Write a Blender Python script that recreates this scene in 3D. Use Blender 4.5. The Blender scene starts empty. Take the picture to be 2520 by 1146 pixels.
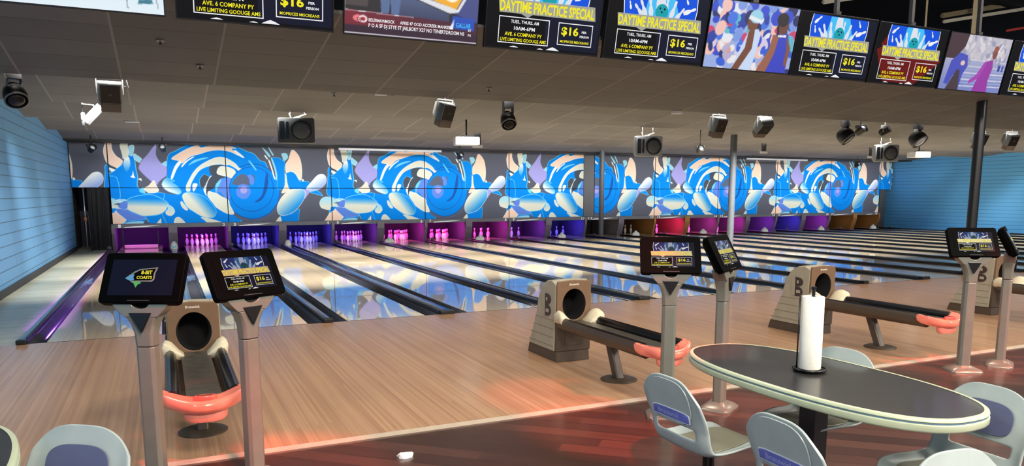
import bpy, math, random
import numpy as np
from mathutils import Vector, Matrix
random.seed(7)
SC = bpy.context.scene
COL = SC.collection
R = math.radians

# ------------------------------------------------------------------ colours and materials
def lin(c):
    c = c / 255.0
    return c / 12.92 if c <= 0.04045 else ((c + 0.055) / 1.055) ** 2.4
def rgb(c):
    return (lin(c[0]), lin(c[1]), lin(c[2]), 1.0)

MATS = {}
def new_mat(name):
    m = bpy.data.materials.new(name)
    m.use_nodes = True
    return m, m.node_tree.nodes, m.node_tree.links, m.node_tree.nodes['Principled BSDF']
def mat(name, c, rough=0.5, metal=0.0, var=0.06, scale=9.0, coat=0.0, bump=0.0, trans=0.0, sub=0.0):
    """procedural surface: base colour broken up by a little noise"""
    if name in MATS:
        return MATS[name]
    m, n, l, b = new_mat(name)
    tc = n.new('ShaderNodeTexCoord')
    nz = n.new('ShaderNodeTexNoise'); nz.inputs['Scale'].default_value = scale
    nz.inputs['Detail'].default_value = 4
    l.new(tc.outputs['Object'], nz.inputs['Vector'])
    cr = n.new('ShaderNodeValToRGB')
    a = rgb(c)
    cr.color_ramp.elements[0].position = 0.3
    cr.color_ramp.elements[1].position = 0.7
    cr.color_ramp.elements[0].color = (a[0]*(1-var), a[1]*(1-var), a[2]*(1-var), 1)
    cr.color_ramp.elements[1].color = (min(1, a[0]*(1+var)), min(1, a[1]*(1+var)), min(1, a[2]*(1+var)), 1)
    l.new(nz.outputs['Fac'], cr.inputs['Fac'])
    l.new(cr.outputs['Color'], b.inputs['Base Color'])
    b.inputs['Roughness'].default_value = rough
    b.inputs['Metallic'].default_value = metal
    b.inputs['Coat Weight'].default_value = coat
    b.inputs['Coat Roughness'].default_value = 0.08
    if trans: b.inputs['Transmission Weight'].default_value = trans
    if sub:
        b.inputs['Subsurface Weight'].default_value = sub
        b.inputs['Subsurface Radius'].default_value = (0.05, 0.02, 0.02)
    if bump:
        bp = n.new('ShaderNodeBump'); bp.inputs['Strength'].default_value = bump
        bp.inputs['Distance'].default_value = 0.002
        nz2 = n.new('ShaderNodeTexNoise'); nz2.inputs['Scale'].default_value = scale*20
        l.new(tc.outputs['Object'], nz2.inputs['Vector'])
        l.new(nz2.outputs['Fac'], bp.inputs['Height']); l.new(bp.outputs['Normal'], b.inputs['Normal'])
    MATS[name] = m
    return m
def glow(name, c, s=1.0):
    """a lit screen colour"""
    if name in MATS:
        return MATS[name]
    m, n, l, b = new_mat(name)
    b.inputs['Base Color'].default_value = (0.003, 0.003, 0.003, 1)
    b.inputs['Roughness'].default_value = 0.3
    b.inputs['Specular IOR Level'].default_value = 0.06
    b.inputs['Emission Color'].default_value = rgb(c)
    b.inputs['Emission Strength'].default_value = s
    MATS[name] = m
    return m
def attr_mat(name, emit, rough=0.45):
    if name in MATS:
        return MATS[name]
    m, n, l, b = new_mat(name)
    a = n.new('ShaderNodeAttribute'); a.attribute_name = 'Col'
    if emit:
        b.inputs['Base Color'].default_value = (0.01, 0.01, 0.01, 1)
        l.new(a.outputs['Color'], b.inputs['Emission Color'])
        b.inputs['Emission Strength'].default_value = emit
    else:
        l.new(a.outputs['Color'], b.inputs['Base Color'])
        b.inputs['Specular IOR Level'].default_value = 0.1
    b.inputs['Roughness'].default_value = rough
    MATS[name] = m
    return m

def xyz(n, l):
    tc = n.new('ShaderNodeTexCoord'); s = n.new('ShaderNodeSeparateXYZ')
    l.new(tc.outputs['Object'], s.inputs[0])
    return s
def mth(n, l, op, a, b=None):
    x = n.new('ShaderNodeMath'); x.operation = op
    for i, v in enumerate((a, b)):
        if v is None: continue
        if isinstance(v, (int, float)): x.inputs[i].default_value = v
        else: l.new(v, x.inputs[i])
    return x.outputs[0]
def board_mat(name, c1, c2, bw, rough, coat, rot=0.0, blen=1.6, c3=None, seam=0.25, crough=0.06, gy=2.2, wr=0.6, wg=0.5, ior=1.5):
    """long narrow wooden boards along local Y (turned by rot), each with its own shade and grain"""
    m, n, l, b = new_mat(name)
    tc = n.new('ShaderNodeTexCoord'); mp = n.new('ShaderNodeMapping')
    mp.inputs['Rotation'].default_value = (0, 0, rot)
    l.new(tc.outputs['Object'], mp.inputs['Vector'])
    s = n.new('ShaderNodeSeparateXYZ'); l.new(mp.outputs[0], s.inputs[0])
    xs = mth(n, l, 'DIVIDE', s.outputs['X'], bw)
    xi = mth(n, l, 'FLOOR', xs)
    w1 = n.new('ShaderNodeTexWhiteNoise'); w1.noise_dimensions = '1D'; l.new(xi, w1.inputs['W'])
    ys = mth(n, l, 'ADD', mth(n, l, 'DIVIDE', s.outputs['Y'], blen), mth(n, l, 'MULTIPLY', w1.outputs['Value'], 7.0))
    yi = mth(n, l, 'FLOOR', ys)
    cmb = n.new('ShaderNodeCombineXYZ'); l.new(xi, cmb.inputs['X']); l.new(yi, cmb.inputs['Y'])
    w2 = n.new('ShaderNodeTexWhiteNoise'); w2.noise_dimensions = '2D'; l.new(cmb.outputs[0], w2.inputs['Vector'])
    # grain
    g = n.new('ShaderNodeCombineXYZ')
    l.new(mth(n, l, 'MULTIPLY', s.outputs['X'], 60.0), g.inputs['X'])
    l.new(mth(n, l, 'MULTIPLY', s.outputs['Y'], gy), g.inputs['Y'])
    l.new(mth(n, l, 'MULTIPLY', w2.outputs['Value'], 30.0), g.inputs['Z'])
    nz = n.new('ShaderNodeTexNoise'); nz.inputs['Scale'].default_value = 1.0; nz.inputs['Detail'].default_value = 5
    l.new(g.outputs[0], nz.inputs['Vector'])
    f = mth(n, l, 'ADD', mth(n, l, 'MULTIPLY', w2.outputs['Value'], wr), mth(n, l, 'MULTIPLY', nz.outputs['Fac'], wg))
    cr = n.new('ShaderNodeValToRGB')
    e = cr.color_ramp.elements
    e[0].position = 0.15; e[1].position = 0.95
    e[0].color = rgb(c1); e[1].color = rgb(c2)
    if c3:
        q = e.new(0.55); q.color = rgb(c3)
    l.new(f, cr.inputs['Fac'])
    fr = mth(n, l, 'FRACT', xs)
    gap = mth(n, l, 'LESS_THAN', fr, 0.06)
    mx = n.new('ShaderNodeMix'); mx.data_type = 'RGBA'
    l.new(mth(n, l, 'MULTIPLY', gap, seam), mx.inputs['Factor'])
    l.new(cr.outputs['Color'], mx.inputs[6]); mx.inputs[7].default_value = rgb(tuple(v*0.4 for v in c1))
    l.new(mx.outputs[2], b.inputs['Base Color'])
    b.inputs['Roughness'].default_value = rough
    b.inputs['Coat Weight'].default_value = coat
    b.inputs['Coat Roughness'].default_value = crough; b.inputs['Coat IOR'].default_value = ior
    MATS[name] = m
    return m
def block_mat(name, c, cj, plane='YZ', bw=0.8, bh=0.2, rough=0.55):
    """painted concrete block courses"""
    m, n, l, b = new_mat(name)
    s = xyz(n, l); cmb = n.new('ShaderNodeCombineXYZ')
    l.new(s.outputs[plane[0]], cmb.inputs['X']); l.new(s.outputs[plane[1]], cmb.inputs['Y'])
    br = n.new('ShaderNodeTexBrick')
    br.inputs['Scale'].default_value = 1.0
    br.inputs['Brick Width'].default_value = bw; br.inputs['Row Height'].default_value = bh
    br.inputs['Mortar Size'].default_value = 0.009; br.inputs['Mortar Smooth'].default_value = 0.3
    a = rgb(c)
    br.inputs['Color1'].default_value = a
    br.inputs['Color2'].default_value = (a[0]*0.93, a[1]*0.95, a[2]*0.97, 1)
    br.inputs['Mortar'].default_value = rgb(cj)
    l.new(cmb.outputs[0], br.inputs['Vector'])
    l.new(br.outputs['Color'], b.inputs['Base Color'])
    bp = n.new('ShaderNodeBump'); bp.inputs['Strength'].default_value = 0.5; bp.inputs['Distance'].default_value = 0.01
    inv = mth(n, l, 'SUBTRACT', 1.0, br.outputs['Fac'])
    l.new(inv, bp.inputs['Height']); l.new(bp.outputs['Normal'], b.inputs['Normal'])
    b.inputs['Roughness'].default_value = rough
    MATS[name] = m
    return m
def tile_mat(name, c, cx, cy):
    """dark ceiling tiles 1.22 x 0.61 with a grid; x seams show pale, y seams dark"""
    m, n, l, b = new_mat(name)
    s = xyz(n, l)
    fx = mth(n, l, 'FRACT', mth(n, l, 'DIVIDE', mth(n, l, 'ADD', s.outputs['X'], 1.40), 1.22))
    fy = mth(n, l, 'FRACT', mth(n, l, 'DIVIDE', mth(n, l, 'ADD', s.outputs['Y'], 50.0), 0.61))
    ix = mth(n, l, 'FLOOR', mth(n, l, 'DIVIDE', mth(n, l, 'ADD', s.outputs['X'], 1.40), 1.22))
    iy = mth(n, l, 'FLOOR', mth(n, l, 'DIVIDE', mth(n, l, 'ADD', s.outputs['Y'], 50.0), 0.61))
    cmb = n.new('ShaderNodeCombineXYZ'); l.new(ix, cmb.inputs[0]); l.new(iy, cmb.inputs[1])
    wn = n.new('ShaderNodeTexWhiteNoise'); wn.noise_dimensions = '2D'; l.new(cmb.outputs[0], wn.inputs['Vector'])
    cr = n.new('ShaderNodeValToRGB'); a = rgb(c)
    cr.color_ramp.elements[0].color = (a[0]*0.82, a[1]*0.82, a[2]*0.82, 1)
    cr.color_ramp.elements[1].color = (a[0]*1.12, a[1]*1.12, a[2]*1.12, 1)
    l.new(wn.outputs['Value'], cr.inputs['Fac'])
    m1 = n.new('ShaderNodeMix'); m1.data_type = 'RGBA'
    l.new(mth(n, l, 'LESS_THAN', fy, 0.022), m1.inputs['Factor'])
    l.new(cr.outputs['Color'], m1.inputs[6]); m1.inputs[7].default_value = rgb(cy)
    m2 = n.new('ShaderNodeMix'); m2.data_type = 'RGBA'
    l.new(mth(n, l, 'LESS_THAN', fx, 0.024), m2.inputs['Factor'])
    l.new(m1.outputs[2], m2.inputs[6]); m2.inputs[7].default_value = rgb(cx)
    l.new(m2.outputs[2], b.inputs['Base Color'])
    b.inputs['Roughness'].default_value = 0.75
    MATS[name] = m
    return m

# ------------------------------------------------------------------ mesh builder
class MB:
    def __init__(self, M=None):
        self.v = []; self.f = []; self.m = []; self.M = M
    def pt(self, p):
        p = Vector(p)
        if self.M is not None: p = self.M @ p
        self.v.append(tuple(p)); return len(self.v) - 1
    def face(self, idx, m=0):
        self.f.append(tuple(idx)); self.m.append(m)
    def poly(self, pts, m=0):
        self.face([self.pt(p) for p in pts], m)
    def loft(self, rings, m=0, closed=True, cap0=True, cap1=True):
        ids = [[self.pt(p) for p in r] for r in rings]
        n = len(ids[0])
        for a, b in zip(ids[:-1], ids[1:]):
            for i in range(n if closed else n - 1):
                j = (i + 1) % n
                self.face((a[i], a[j], b[j], b[i]), m)
        if closed and cap0: self.face(ids[0][::-1], m)
        if closed and cap1: self.face(ids[-1], m)
        return self
    def box(self, x0, x1, y0, y1, z0, z1, m=0):
        self.loft([[(x0, y0, z0), (x1, y0, z0), (x1, y1, z0), (x0, y1, z0)],
                   [(x0, y0, z1), (x1, y0, z1), (x1, y1, z1), (x0, y1, z1)]], m)
        return self
    def prism(self, prof, axis, a, b, m=0):
        """2D outline swept along an axis: 'x' outline is (y,z); 'y' (x,z); 'z' (x,y)"""
        def P(q, t):
            return {'x': (t, q[0], q[1]), 'y': (q[0], t, q[1]), 'z': (q[0], q[1], t)}[axis]
        self.loft([[P(q, a) for q in prof], [P(q, b) for q in prof]], m)
        return self
    def lathe(self, prof, n=24, m=0, o=(0, 0, 0), axis='z', cap=True):
        rings = []
        for r, h in prof:
            ring = []
            for i in range(n):
                t = 2 * math.pi * i / n; c, s = r * math.cos(t), r * math.sin(t)
                q = {'z': (c, s, h), 'y': (c, h, s), 'x': (h, c, s)}[axis]
                ring.append((o[0] + q[0], o[1] + q[1], o[2] + q[2]))
            rings.append(ring)
        self.loft(rings, m, True, cap, cap); return self
    def tube(self, path, r, n=10, m=0):
        path = [Vector(p) for p in path]; rings = []
        up = Vector((0, 0, 1))
        for i, p in enumerate(path):
            d = (path[min(i + 1, len(path) - 1)] - path[max(i - 1, 0)]).normalized()
            u = up if abs(d.dot(up)) < 0.95 else Vector((1, 0, 0))
            a = d.cross(u).normalized(); b = d.cross(a).normalized()
            rings.append([p + r * (math.cos(2*math.pi*k/n) * a + math.sin(2*math.pi*k/n) * b) for k in range(n)])
        self.loft(rings, m); return self
    def build(self, name, mats, parent=None, smooth=False, bevel=0.0, seg=2, loc=None, subd=0, angle=40):
        me = bpy.data.meshes.new(name)
        me.from_pydata(self.v, [], self.f)
        if not isinstance(mats, (list, tuple)): mats = [mats]
        for q in mats: me.materials.append(q)
        if len(mats) > 1: me.polygons.foreach_set('material_index', self.m)
        import bmesh
        bm = bmesh.new(); bm.from_mesh(me)
        bmesh.ops.recalc_face_normals(bm, faces=bm.faces)
        bm.to_mesh(me); bm.free()
        if smooth:
            me.polygons.foreach_set('use_smooth', [True] * len(me.polygons))
            if smooth == 'auto': me.set_sharp_from_angle(angle=R(angle))
        me.update()
        o = bpy.data.objects.new(name, me); COL.objects.link(o)
        if parent is not None: o.parent = parent
        if loc is not None: o.location = loc
        if bevel:
            md = o.modifiers.new('bevel', 'BEVEL'); md.width = bevel; md.segments = seg
            md.limit_method = 'ANGLE'; md.angle_limit = R(35)
        if subd:
            md = o.modifiers.new('subd', 'SUBSURF'); md.levels = subd; md.render_levels = subd
        return o

def thing(name, label, cat, loc=(0, 0, 0), rz=0.0, group=None):
    o = bpy.data.objects.new(name, None); COL.objects.link(o)
    o.empty_display_size = 0.1
    o.location = loc; o.rotation_euler = (0, 0, rz)
    return tag(o, label, cat, group)
def tag(o, label, cat, group=None):
    o['label'] = label; o['category'] = cat
    if group: o['group'] = group
    return o
def struct(o):
    o['kind'] = 'structure'; return o
def kids(o):
    return [c for c in bpy.data.objects if c.parent is o]
def dup(root, loc, rz=None, label=None, group=None, tree=None):
    tree = tree or [(root, None)]
    r = root.copy(); COL.objects.link(r); r.location = loc
    if rz is not None: r.rotation_euler = (0, 0, rz)
    if label: r['label'] = label
    if group: r['group'] = group
    for ch in list(root.children):
        c = ch.copy(); COL.objects.link(c); c.parent = r
        for g in list(ch.children):
            d = g.copy(); COL.objects.link(d); d.parent = c
    return r

ORD = ['first', 'second', 'third', 'fourth', 'fifth', 'sixth', 'seventh', 'eighth', 'ninth', 'tenth', 'eleventh', 'twelfth',
       'thirteenth', 'fourteenth', 'fifteenth', 'sixteenth', 'seventeenth', 'eighteenth', 'nineteenth', 'twentieth', 'twenty-first']

# ------------------------------------------------------------------ lettering
TEXT = {}
def glyphs(s, off=0.0):
    key = (s, off)
    if key in TEXT: return TEXT[key]
    cu = bpy.data.curves.new('letters', 'FONT'); cu.body = s; cu.size = 1.0; cu.resolution_u = 2; cu.offset = off
    ob = bpy.data.objects.new('letters', cu); COL.objects.link(ob)
    dg = bpy.context.evaluated_depsgraph_get()
    me = bpy.data.meshes.new_from_object(ob.evaluated_get(dg))
    vs = [tuple(v.co) for v in me.vertices]; fs = [tuple(p.vertices) for p in me.polygons]
    bpy.data.objects.remove(ob); bpy.data.meshes.remove(me); bpy.data.curves.remove(cu)
    xs = [v[0] for v in vs]; ys = [v[1] for v in vs]
    x0, x1, y0, y1 = min(xs), max(xs), min(ys), max(ys)
    vs = [((v[0]-x0)/(x1-x0), (v[1]-y0)/(y1-y0)) for v in vs]
    TEXT[key] = (vs, fs); return vs, fs
def put_text(mb, s, F, u0, v0, u1, v1, m, off=0.0, lay=1):
    """F(u,v,layer) -> 3D; text box from (u0,v0) top-left to (u1,v1) bottom-right, v downwards"""
    vs, fs = glyphs(s, off)
    ids = [mb.pt(F(u0 + a*(u1-u0), v1 + b*(v0-v1), lay)) for a, b in vs]
    for f in fs: mb.face([ids[i] for i in f], m)

# ------------------------------------------------------------------ painter for flat artwork and screen pictures
def smooth_ring(p, n=4):
    out = []; k = len(p)
    for i in range(k):
        a, b, c, d = (np.array(p[(i+j-1) % k], float) for j in range(4))
        for t in np.arange(n)/n:
            out.append(0.5*((2*b) + (-a+c)*t + (2*a-5*b+4*c-d)*t*t + (-a+3*b-3*c+d)*t**3))
    return np.array(out)
class Canvas:
    def __init__(s, w, h, x0, x1, y0, y1, bg, ss=3):
        s.w, s.h, s.ss = w, h, ss
        s.x0, s.x1, s.y0, s.y1 = x0, x1, y0, y1      # y0 is the bottom row
        s.a = np.zeros((h*ss, w*ss, 3)); s.a[:] = bg
        s.gx = x0 + (np.arange(w*ss)+0.5)/(w*ss)*(x1-x0)
        s.gy = y0 + (np.arange(h*ss)+0.5)/(h*ss)*(y1-y0)
    def mask(s, p):
        i0 = np.searchsorted(s.gx, p[:, 0].min()); i1 = np.searchsorted(s.gx, p[:, 0].max())
        j0 = np.searchsorted(s.gy, p[:, 1].min()); j1 = np.searchsorted(s.gy, p[:, 1].max())
        if i1 <= i0 or j1 <= j0: return None
        X, Y = np.meshgrid(s.gx[i0:i1], s.gy[j0:j1]); ins = np.zeros(X.shape, bool)
        q = np.roll(p, -1, 0)
        for (ax, ay), (bx, by) in zip(p, q):
            if ay == by: continue
            c = (ay > Y) != (by > Y)
            ins ^= c & (X < (bx-ax)*(Y-ay)/(by-ay)+ax)
        return i0, i1, j0, j1, X, Y, ins
    def fill(s, p, col, grad=None):
        r = s.mask(np.array(p, float))
        if r is None: return
        i0, i1, j0, j1, X, Y, ins = r
        v = s.a[j0:j1, i0:i1]
        if grad:
            c2, A, B = grad
            d = np.array(B, float)-np.array(A, float)
            t = np.clip(((X-A[0])*d[0]+(Y-A[1])*d[1])/(d@d), 0, 1)[..., None]
            c = np.array(col)*(1-t)+np.array(c2)*t
            v[ins] = c[ins]
        else:
            v[ins] = col
    def stroke(s, p, col, w):
        p = np.array(p, float); q = np.roll(p, -1, 0)
        for a, b in zip(p, q):
            d = b-a; L = math.hypot(*d)
            if L < 1e-6: continue
            n = np.array((-d[1], d[0]))/L*w/2; e = d/L*w/3
            s.fill([a-e+n, b+e+n, b+e-n, a-e-n], col)
    def ell(s, cx, cy, rx, ry, col, ang=0, grad=None):
        t = np.linspace(0, 2*math.pi, 28, endpoint=False); c, q = math.cos(ang), math.sin(ang)
        s.fill([(cx+rx*math.cos(k)*c-ry*math.sin(k)*q, cy+rx*math.cos(k)*q+ry*math.sin(k)*c) for k in t], col, grad)
    def out(s):
        return s.a.reshape(s.h, s.ss, s.w, s.ss, 3).mean((1, 3))
def lin_np(a):
    a = a/255.0
    return np.where(a <= 0.04045, a/12.92, ((a+0.055)/1.055)**2.4)
def colour_grid(name, img, F, material, back=None):
    """grid mesh coloured per vertex from img (rows bottom to top); F(u,v)->point; back(u,v) closes it as a slab"""
    h, w = img.shape[:2]
    vs = [F(i/(w-1), j/(h-1)) for j in range(h) for i in range(w)]
    fs = [(j*w+i, j*w+i+1, (j+1)*w+i+1, (j+1)*w+i) for j in range(h-1) for i in range(w-1)]
    cols = np.concatenate([lin_np(img.reshape(-1, 3)), np.ones((h*w, 1))], 1)
    if back:
        k = len(vs)
        vs += [back(0, 0), back(1, 0), back(1, 1), back(0, 1)] + [F(0, 0), F(1, 0), F(1, 1), F(0, 1)]
        fs += [(k+3, k+2, k+1, k)] + [(k+4+i, k+i, k+(i+1) % 4, k+4+(i+1) % 4) for i in range(4)]
        cols = np.concatenate([cols, np.tile([[0.05, 0.05, 0.06, 1]], (8, 1))])
    me = bpy.data.meshes.new(name); me.from_pydata(vs, [], fs); me.materials.append(material)
    at = me.color_attributes.new('Col', 'FLOAT_COLOR', 'POINT')
    at.data.foreach_set('color', cols.astype(np.float32).ravel())
    me.update(); return me
MURAL=[
([(-0.07,2.35),(0.01,2.35),(0.13,2.42),(0.24,2.52),(0.41,2.65),(0.48,2.81),(0.56,2.94),(0.69,2.96),(0.74,2.77),(0.76,2.48),(0.79,2.24),(0.76,2.0),(0.83,1.88),(0.94,1.75),(1.16,1.78),(1.43,1.78),(1.65,1.71),(1.82,1.63),(1.77,0.76),(1.09,0.78),(1.01,0.88),(0.93,0.97),(0.83,0.81),(-0.04,0.82),(-0.01,1.97)],'b',None,'y',0.025,1),
([(6.66,1.92),(6.71,2.34),(6.72,2.56),(6.77,2.62),(6.81,2.5),(6.8,2.29),(6.99,2.24),(7.06,1.92),(7.05,1.59),(6.89,1.59),(6.73,1.65),(6.65,1.76)],'b',None,'y',0.02,1),
([(6.92,2.51),(7.05,2.43),(7.17,2.46),(7.16,2.24),(6.91,2.29)],'b',None,None,0.025,1),
([(1.69,2.9),(1.94,3.08),(2.34,3.3),(2.55,3.31),(2.97,3.29),(3.68,3.29),(3.73,3.28),(4.06,3.11),(4.28,3.04),(4.44,2.86),(4.51,2.8),(4.64,2.76),(4.73,2.53),(4.85,2.27),(4.94,2.17),(4.92,1.91),(5.02,1.81),(4.98,1.5),(4.82,1.18),(4.55,0.95),(4.17,0.82),(3.85,0.91),(3.77,0.95),(3.75,0.77),(3.25,0.76),(1.53,0.79),(1.62,2.2)],'b',None,'y',0.02,1),
([(5.13,2.16),(5.17,2.02),(5.18,1.89),(5.17,1.74),(5.15,1.6),(5.11,1.47),(5.05,1.34),(4.97,1.22),(4.88,1.11),(4.78,1.02),(4.66,0.94),(4.54,0.87),(4.41,0.83),(4.28,0.8),(4.14,0.79),(4.01,0.81),(3.88,0.84),(3.76,0.89),(3.65,0.95),(3.55,1.03),(3.46,1.13),(3.38,1.24),(3.32,1.35),(3.28,1.48),(3.25,1.61),(3.24,1.75),(3.25,1.88),(3.27,2.02)],'s',None,None,0.025,0),
([(5.07,1.81),(5.04,1.6),(4.97,1.41),(4.85,1.24),(4.71,1.09),(4.53,0.99),(4.35,0.92),(4.15,0.9),(3.96,0.93),(3.78,1.0),(3.62,1.11),(3.5,1.25),(3.4,1.42),(3.35,1.61),(3.34,1.81),(3.37,2.0),(3.44,2.19),(3.55,2.36),(3.69,2.5),(3.86,2.61),(4.04,2.68),(4.24,2.7),(4.43,2.69),(4.61,2.62),(4.77,2.52),(4.9,2.38),(5.0,2.2),(5.06,2.01)],'b',None,'n',0.03,0),
([(4.84,2.89),(4.94,2.93),(5.07,2.92),(5.17,2.87),(5.26,2.8),(5.25,2.9),(5.28,2.72),(5.25,2.49),(5.25,2.12),(5.22,1.91),(5.0,1.91),(5.01,2.23),(4.99,2.48),(4.92,2.74)],'b',None,'y',0.015,1),
([(-0.09,3.01),(-0.03,3.23),(0.08,3.34),(0.12,3.25),(0.13,3.07),(0.23,2.88),(0.4,2.72),(0.21,2.52),(0.08,2.6),(-0.04,2.73)],'p',None,'w',0.025,1),
([(-0.0,2.63),(0.08,2.59),(0.22,2.51),(0.14,2.47),(0.02,2.53)],'d',None,None,0.025,1),
([(0.02,2.53),(0.18,2.46),(0.09,2.4),(0.04,2.44)],'w',None,None,0.025,1),
([(0.6,3.17),(0.71,3.23),(0.75,3.18),(0.72,3.01),(0.66,2.89),(0.59,2.96)],'t',None,'w',0.015,1),
([(0.42,2.65),(0.48,2.86),(0.58,2.86),(0.61,2.65),(0.55,2.46),(0.5,2.41),(0.45,2.45)],'w',('b',(0.52,2.81),(0.51,2.36)),None,0.025,1),
([(0.38,3.26),(0.49,3.34),(0.57,3.33),(0.57,3.15),(0.56,2.86),(0.42,2.81),(0.41,2.91),(0.36,3.17)],'c',None,'w',0.015,1),
([(0.73,2.96),(0.81,2.92),(0.94,2.8),(0.9,2.69),(0.74,2.79)],'t',None,'w',0.015,1),
([(0.67,2.43),(0.69,2.29),(0.72,2.22),(0.59,2.25),(0.64,2.31)],'w',None,None,0.025,1),
([(0.8,2.19),(0.88,2.21),(0.9,2.13),(0.85,2.16)],'w',None,None,0.025,1),
([(1.4,3.31),(1.36,2.97),(1.44,2.76),(1.55,2.66),(1.64,2.59),(1.63,2.32),(1.5,2.2),(1.39,2.1),(1.32,2.0),(1.18,2.1),(1.01,2.27),(0.89,2.41),(0.83,2.54),(0.93,2.75),(1.1,2.94),(1.27,3.17)],'l',None,'s',0.02,1),
([(1.5,2.66),(1.64,2.76),(1.64,2.59),(1.57,2.61)],'t',None,None,0.025,1),
([(1.3,2.0),(1.46,1.95),(1.59,1.88),(1.83,1.76),(1.82,1.71),(1.43,1.78),(1.34,1.81)],'s',None,None,0.025,1),
([(0.81,1.85),(0.92,1.94),(0.98,1.76),(0.85,1.78)],'y',None,None,0.025,1),
([(1.24,2.15),(1.3,2.0),(1.37,1.85),(1.29,1.78),(1.16,1.76),(1.05,1.78),(0.94,1.9),(1.08,1.98)],'p',('c',(1.23,2.15),(1.2,1.76)),'w',0.012,1),
([(1.47,2.03),(1.54,2.17),(1.65,2.21),(1.85,2.14),(1.75,2.1),(1.9,1.98),(2.02,1.81),(1.93,1.72),(1.73,1.78),(1.65,1.81),(1.52,1.91)],'w',('b',(1.59,1.91),(1.82,2.2)),'y',0.02,1),
([(0.12,1.26),(0.44,1.26),(0.59,1.15),(0.93,1.02),(0.9,0.95),(0.57,0.9),(0.35,0.94),(0.21,1.08)],'k',None,'y',0.012,1),
([(0.44,1.54),(0.66,1.65),(0.97,1.71),(1.15,1.71),(1.37,1.62),(1.61,1.45),(1.59,1.36),(1.53,1.22),(1.34,1.09),(1.07,1.05),(0.84,1.05),(0.63,1.15),(0.44,1.27)],'c',('b',(1.01,1.33),(1.02,1.59)),'y',0.025,1),
([(-0.41,1.41),(-0.36,1.54),(-0.24,1.62),(-0.08,1.62),(0.22,1.51),(0.33,1.49),(0.14,1.54),(0.42,1.55),(0.44,1.27),(0.23,1.28),(-0.01,1.29),(-0.06,1.18),(-0.25,1.21),(-0.37,1.27)],'c',('t',(-0.17,1.3),(-0.16,1.57)),'w',0.012,1),
([(0.2,1.42),(0.44,1.52),(0.42,1.27),(0.22,1.3)],'k',None,None,0.025,1),
([(0.07,1.42),(0.23,1.45),(0.22,1.39)],'s',None,None,0.025,1),
([(1.6,1.39),(1.74,1.31),(1.79,1.16),(1.7,1.05),(1.58,1.06),(1.52,1.15),(1.6,1.26)],'c',('t',(1.66,1.11),(1.65,1.36)),'w',0.012,1),
([(-0.31,0.72),(-0.09,1.05),(0.02,1.14),(0.07,1.15),(0.1,1.21),(0.21,1.09),(0.39,0.92),(0.26,0.79)],'p',None,'w',0.02,0),
([(0.32,0.81),(0.5,0.87),(0.85,0.88),(0.83,0.79)],'t',None,None,0.025,1),
([(1.38,0.97),(1.38,0.8),(1.24,0.81)],'c',None,None,0.025,0),
([(0.85,0.78),(0.93,0.93),(1.09,0.78)],'s',None,None,0.025,0),
([(1.77,0.76),(1.79,0.94),(1.89,0.99),(2.0,0.91),(2.08,0.76)],'c',None,'w',0.02,1),
([(1.8,2.83),(2.07,3.03),(2.33,3.17),(2.59,3.27),(2.68,3.19),(2.87,3.24),(3.08,3.3),(3.44,3.29),(3.75,3.2),(3.6,3.19),(3.65,3.12),(3.85,3.01),(3.85,2.95),(3.57,3.08),(3.29,3.13),(2.96,3.1),(2.62,2.99),(2.34,2.9),(2.1,2.7),(2.01,2.77)],'p',None,'w',0.02,1),
([(3.72,3.14),(3.97,2.93),(3.93,2.9),(3.69,3.06)],'w',None,None,0.025,1),
([(2.01,2.76),(2.07,2.71),(1.93,2.5),(1.79,2.2),(1.74,2.23),(1.8,2.42),(1.89,2.62)],'w',None,None,0.025,1),
([(2.07,2.6),(2.19,2.75),(2.41,2.9),(2.46,2.89),(2.26,2.75),(2.1,2.58)],'w',None,None,0.025,1),
([(2.27,2.62),(2.45,2.79),(2.76,2.88),(2.9,2.88),(2.61,2.78),(2.35,2.66)],'y',None,None,0.025,1),
([(2.18,1.83),(2.18,1.98),(2.28,2.18),(2.43,2.43),(2.63,2.63),(2.87,2.78),(3.13,2.89),(3.33,2.9),(3.51,2.83),(3.7,2.7),(3.79,2.58),(3.91,2.52),(3.93,2.4),(3.88,2.37),(3.74,2.52),(3.58,2.63),(3.46,2.67),(3.43,2.65),(3.27,2.68),(3.05,2.66),(2.79,2.58),(2.59,2.46),(2.42,2.23),(2.31,2.01),(2.28,1.83)],'c',None,'w',0.015,1),
([(2.36,1.96),(2.4,2.06),(2.52,2.03),(2.39,1.81)],'w',None,None,0.025,1),
([(2.59,2.03),(2.59,2.18),(2.68,2.31),(2.75,2.35),(2.89,2.26),(2.79,2.08),(2.74,1.96),(2.61,1.93)],'d',None,'y',0.015,1),
([(2.93,2.62),(3.36,2.65),(3.16,2.54),(3.14,2.39),(3.39,2.28),(3.22,2.21),(3.09,2.03),(2.99,1.91),(2.84,1.81),(2.78,1.66),(2.77,1.78),(2.76,1.93),(2.83,2.11),(2.91,2.28),(2.97,2.32),(2.92,2.36)],'d',None,None,0.025,1),
([(2.97,2.31),(2.89,2.26),(2.76,2.01),(2.69,1.88),(2.72,1.76),(2.78,1.66),(2.76,1.81),(2.8,2.03),(2.88,2.21)],'w',None,None,0.025,1),
([(3.17,2.54),(3.26,2.61),(3.43,2.6),(3.64,2.51),(3.68,2.39),(3.62,2.21),(3.44,2.28),(3.14,2.37)],'c',None,'w',0.015,1),
([(3.05,1.93),(3.09,2.06),(3.24,2.21),(3.34,2.23),(3.48,2.25),(3.6,2.19),(3.58,1.91),(3.45,1.55),(3.33,1.6),(3.19,1.78),(3.07,1.76)],'k',None,None,0.025,1),
([(3.24,2.21),(3.09,2.06),(3.05,1.93),(3.07,1.76),(3.1,1.88),(3.21,2.08)],'y',None,None,0.025,1),
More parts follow.
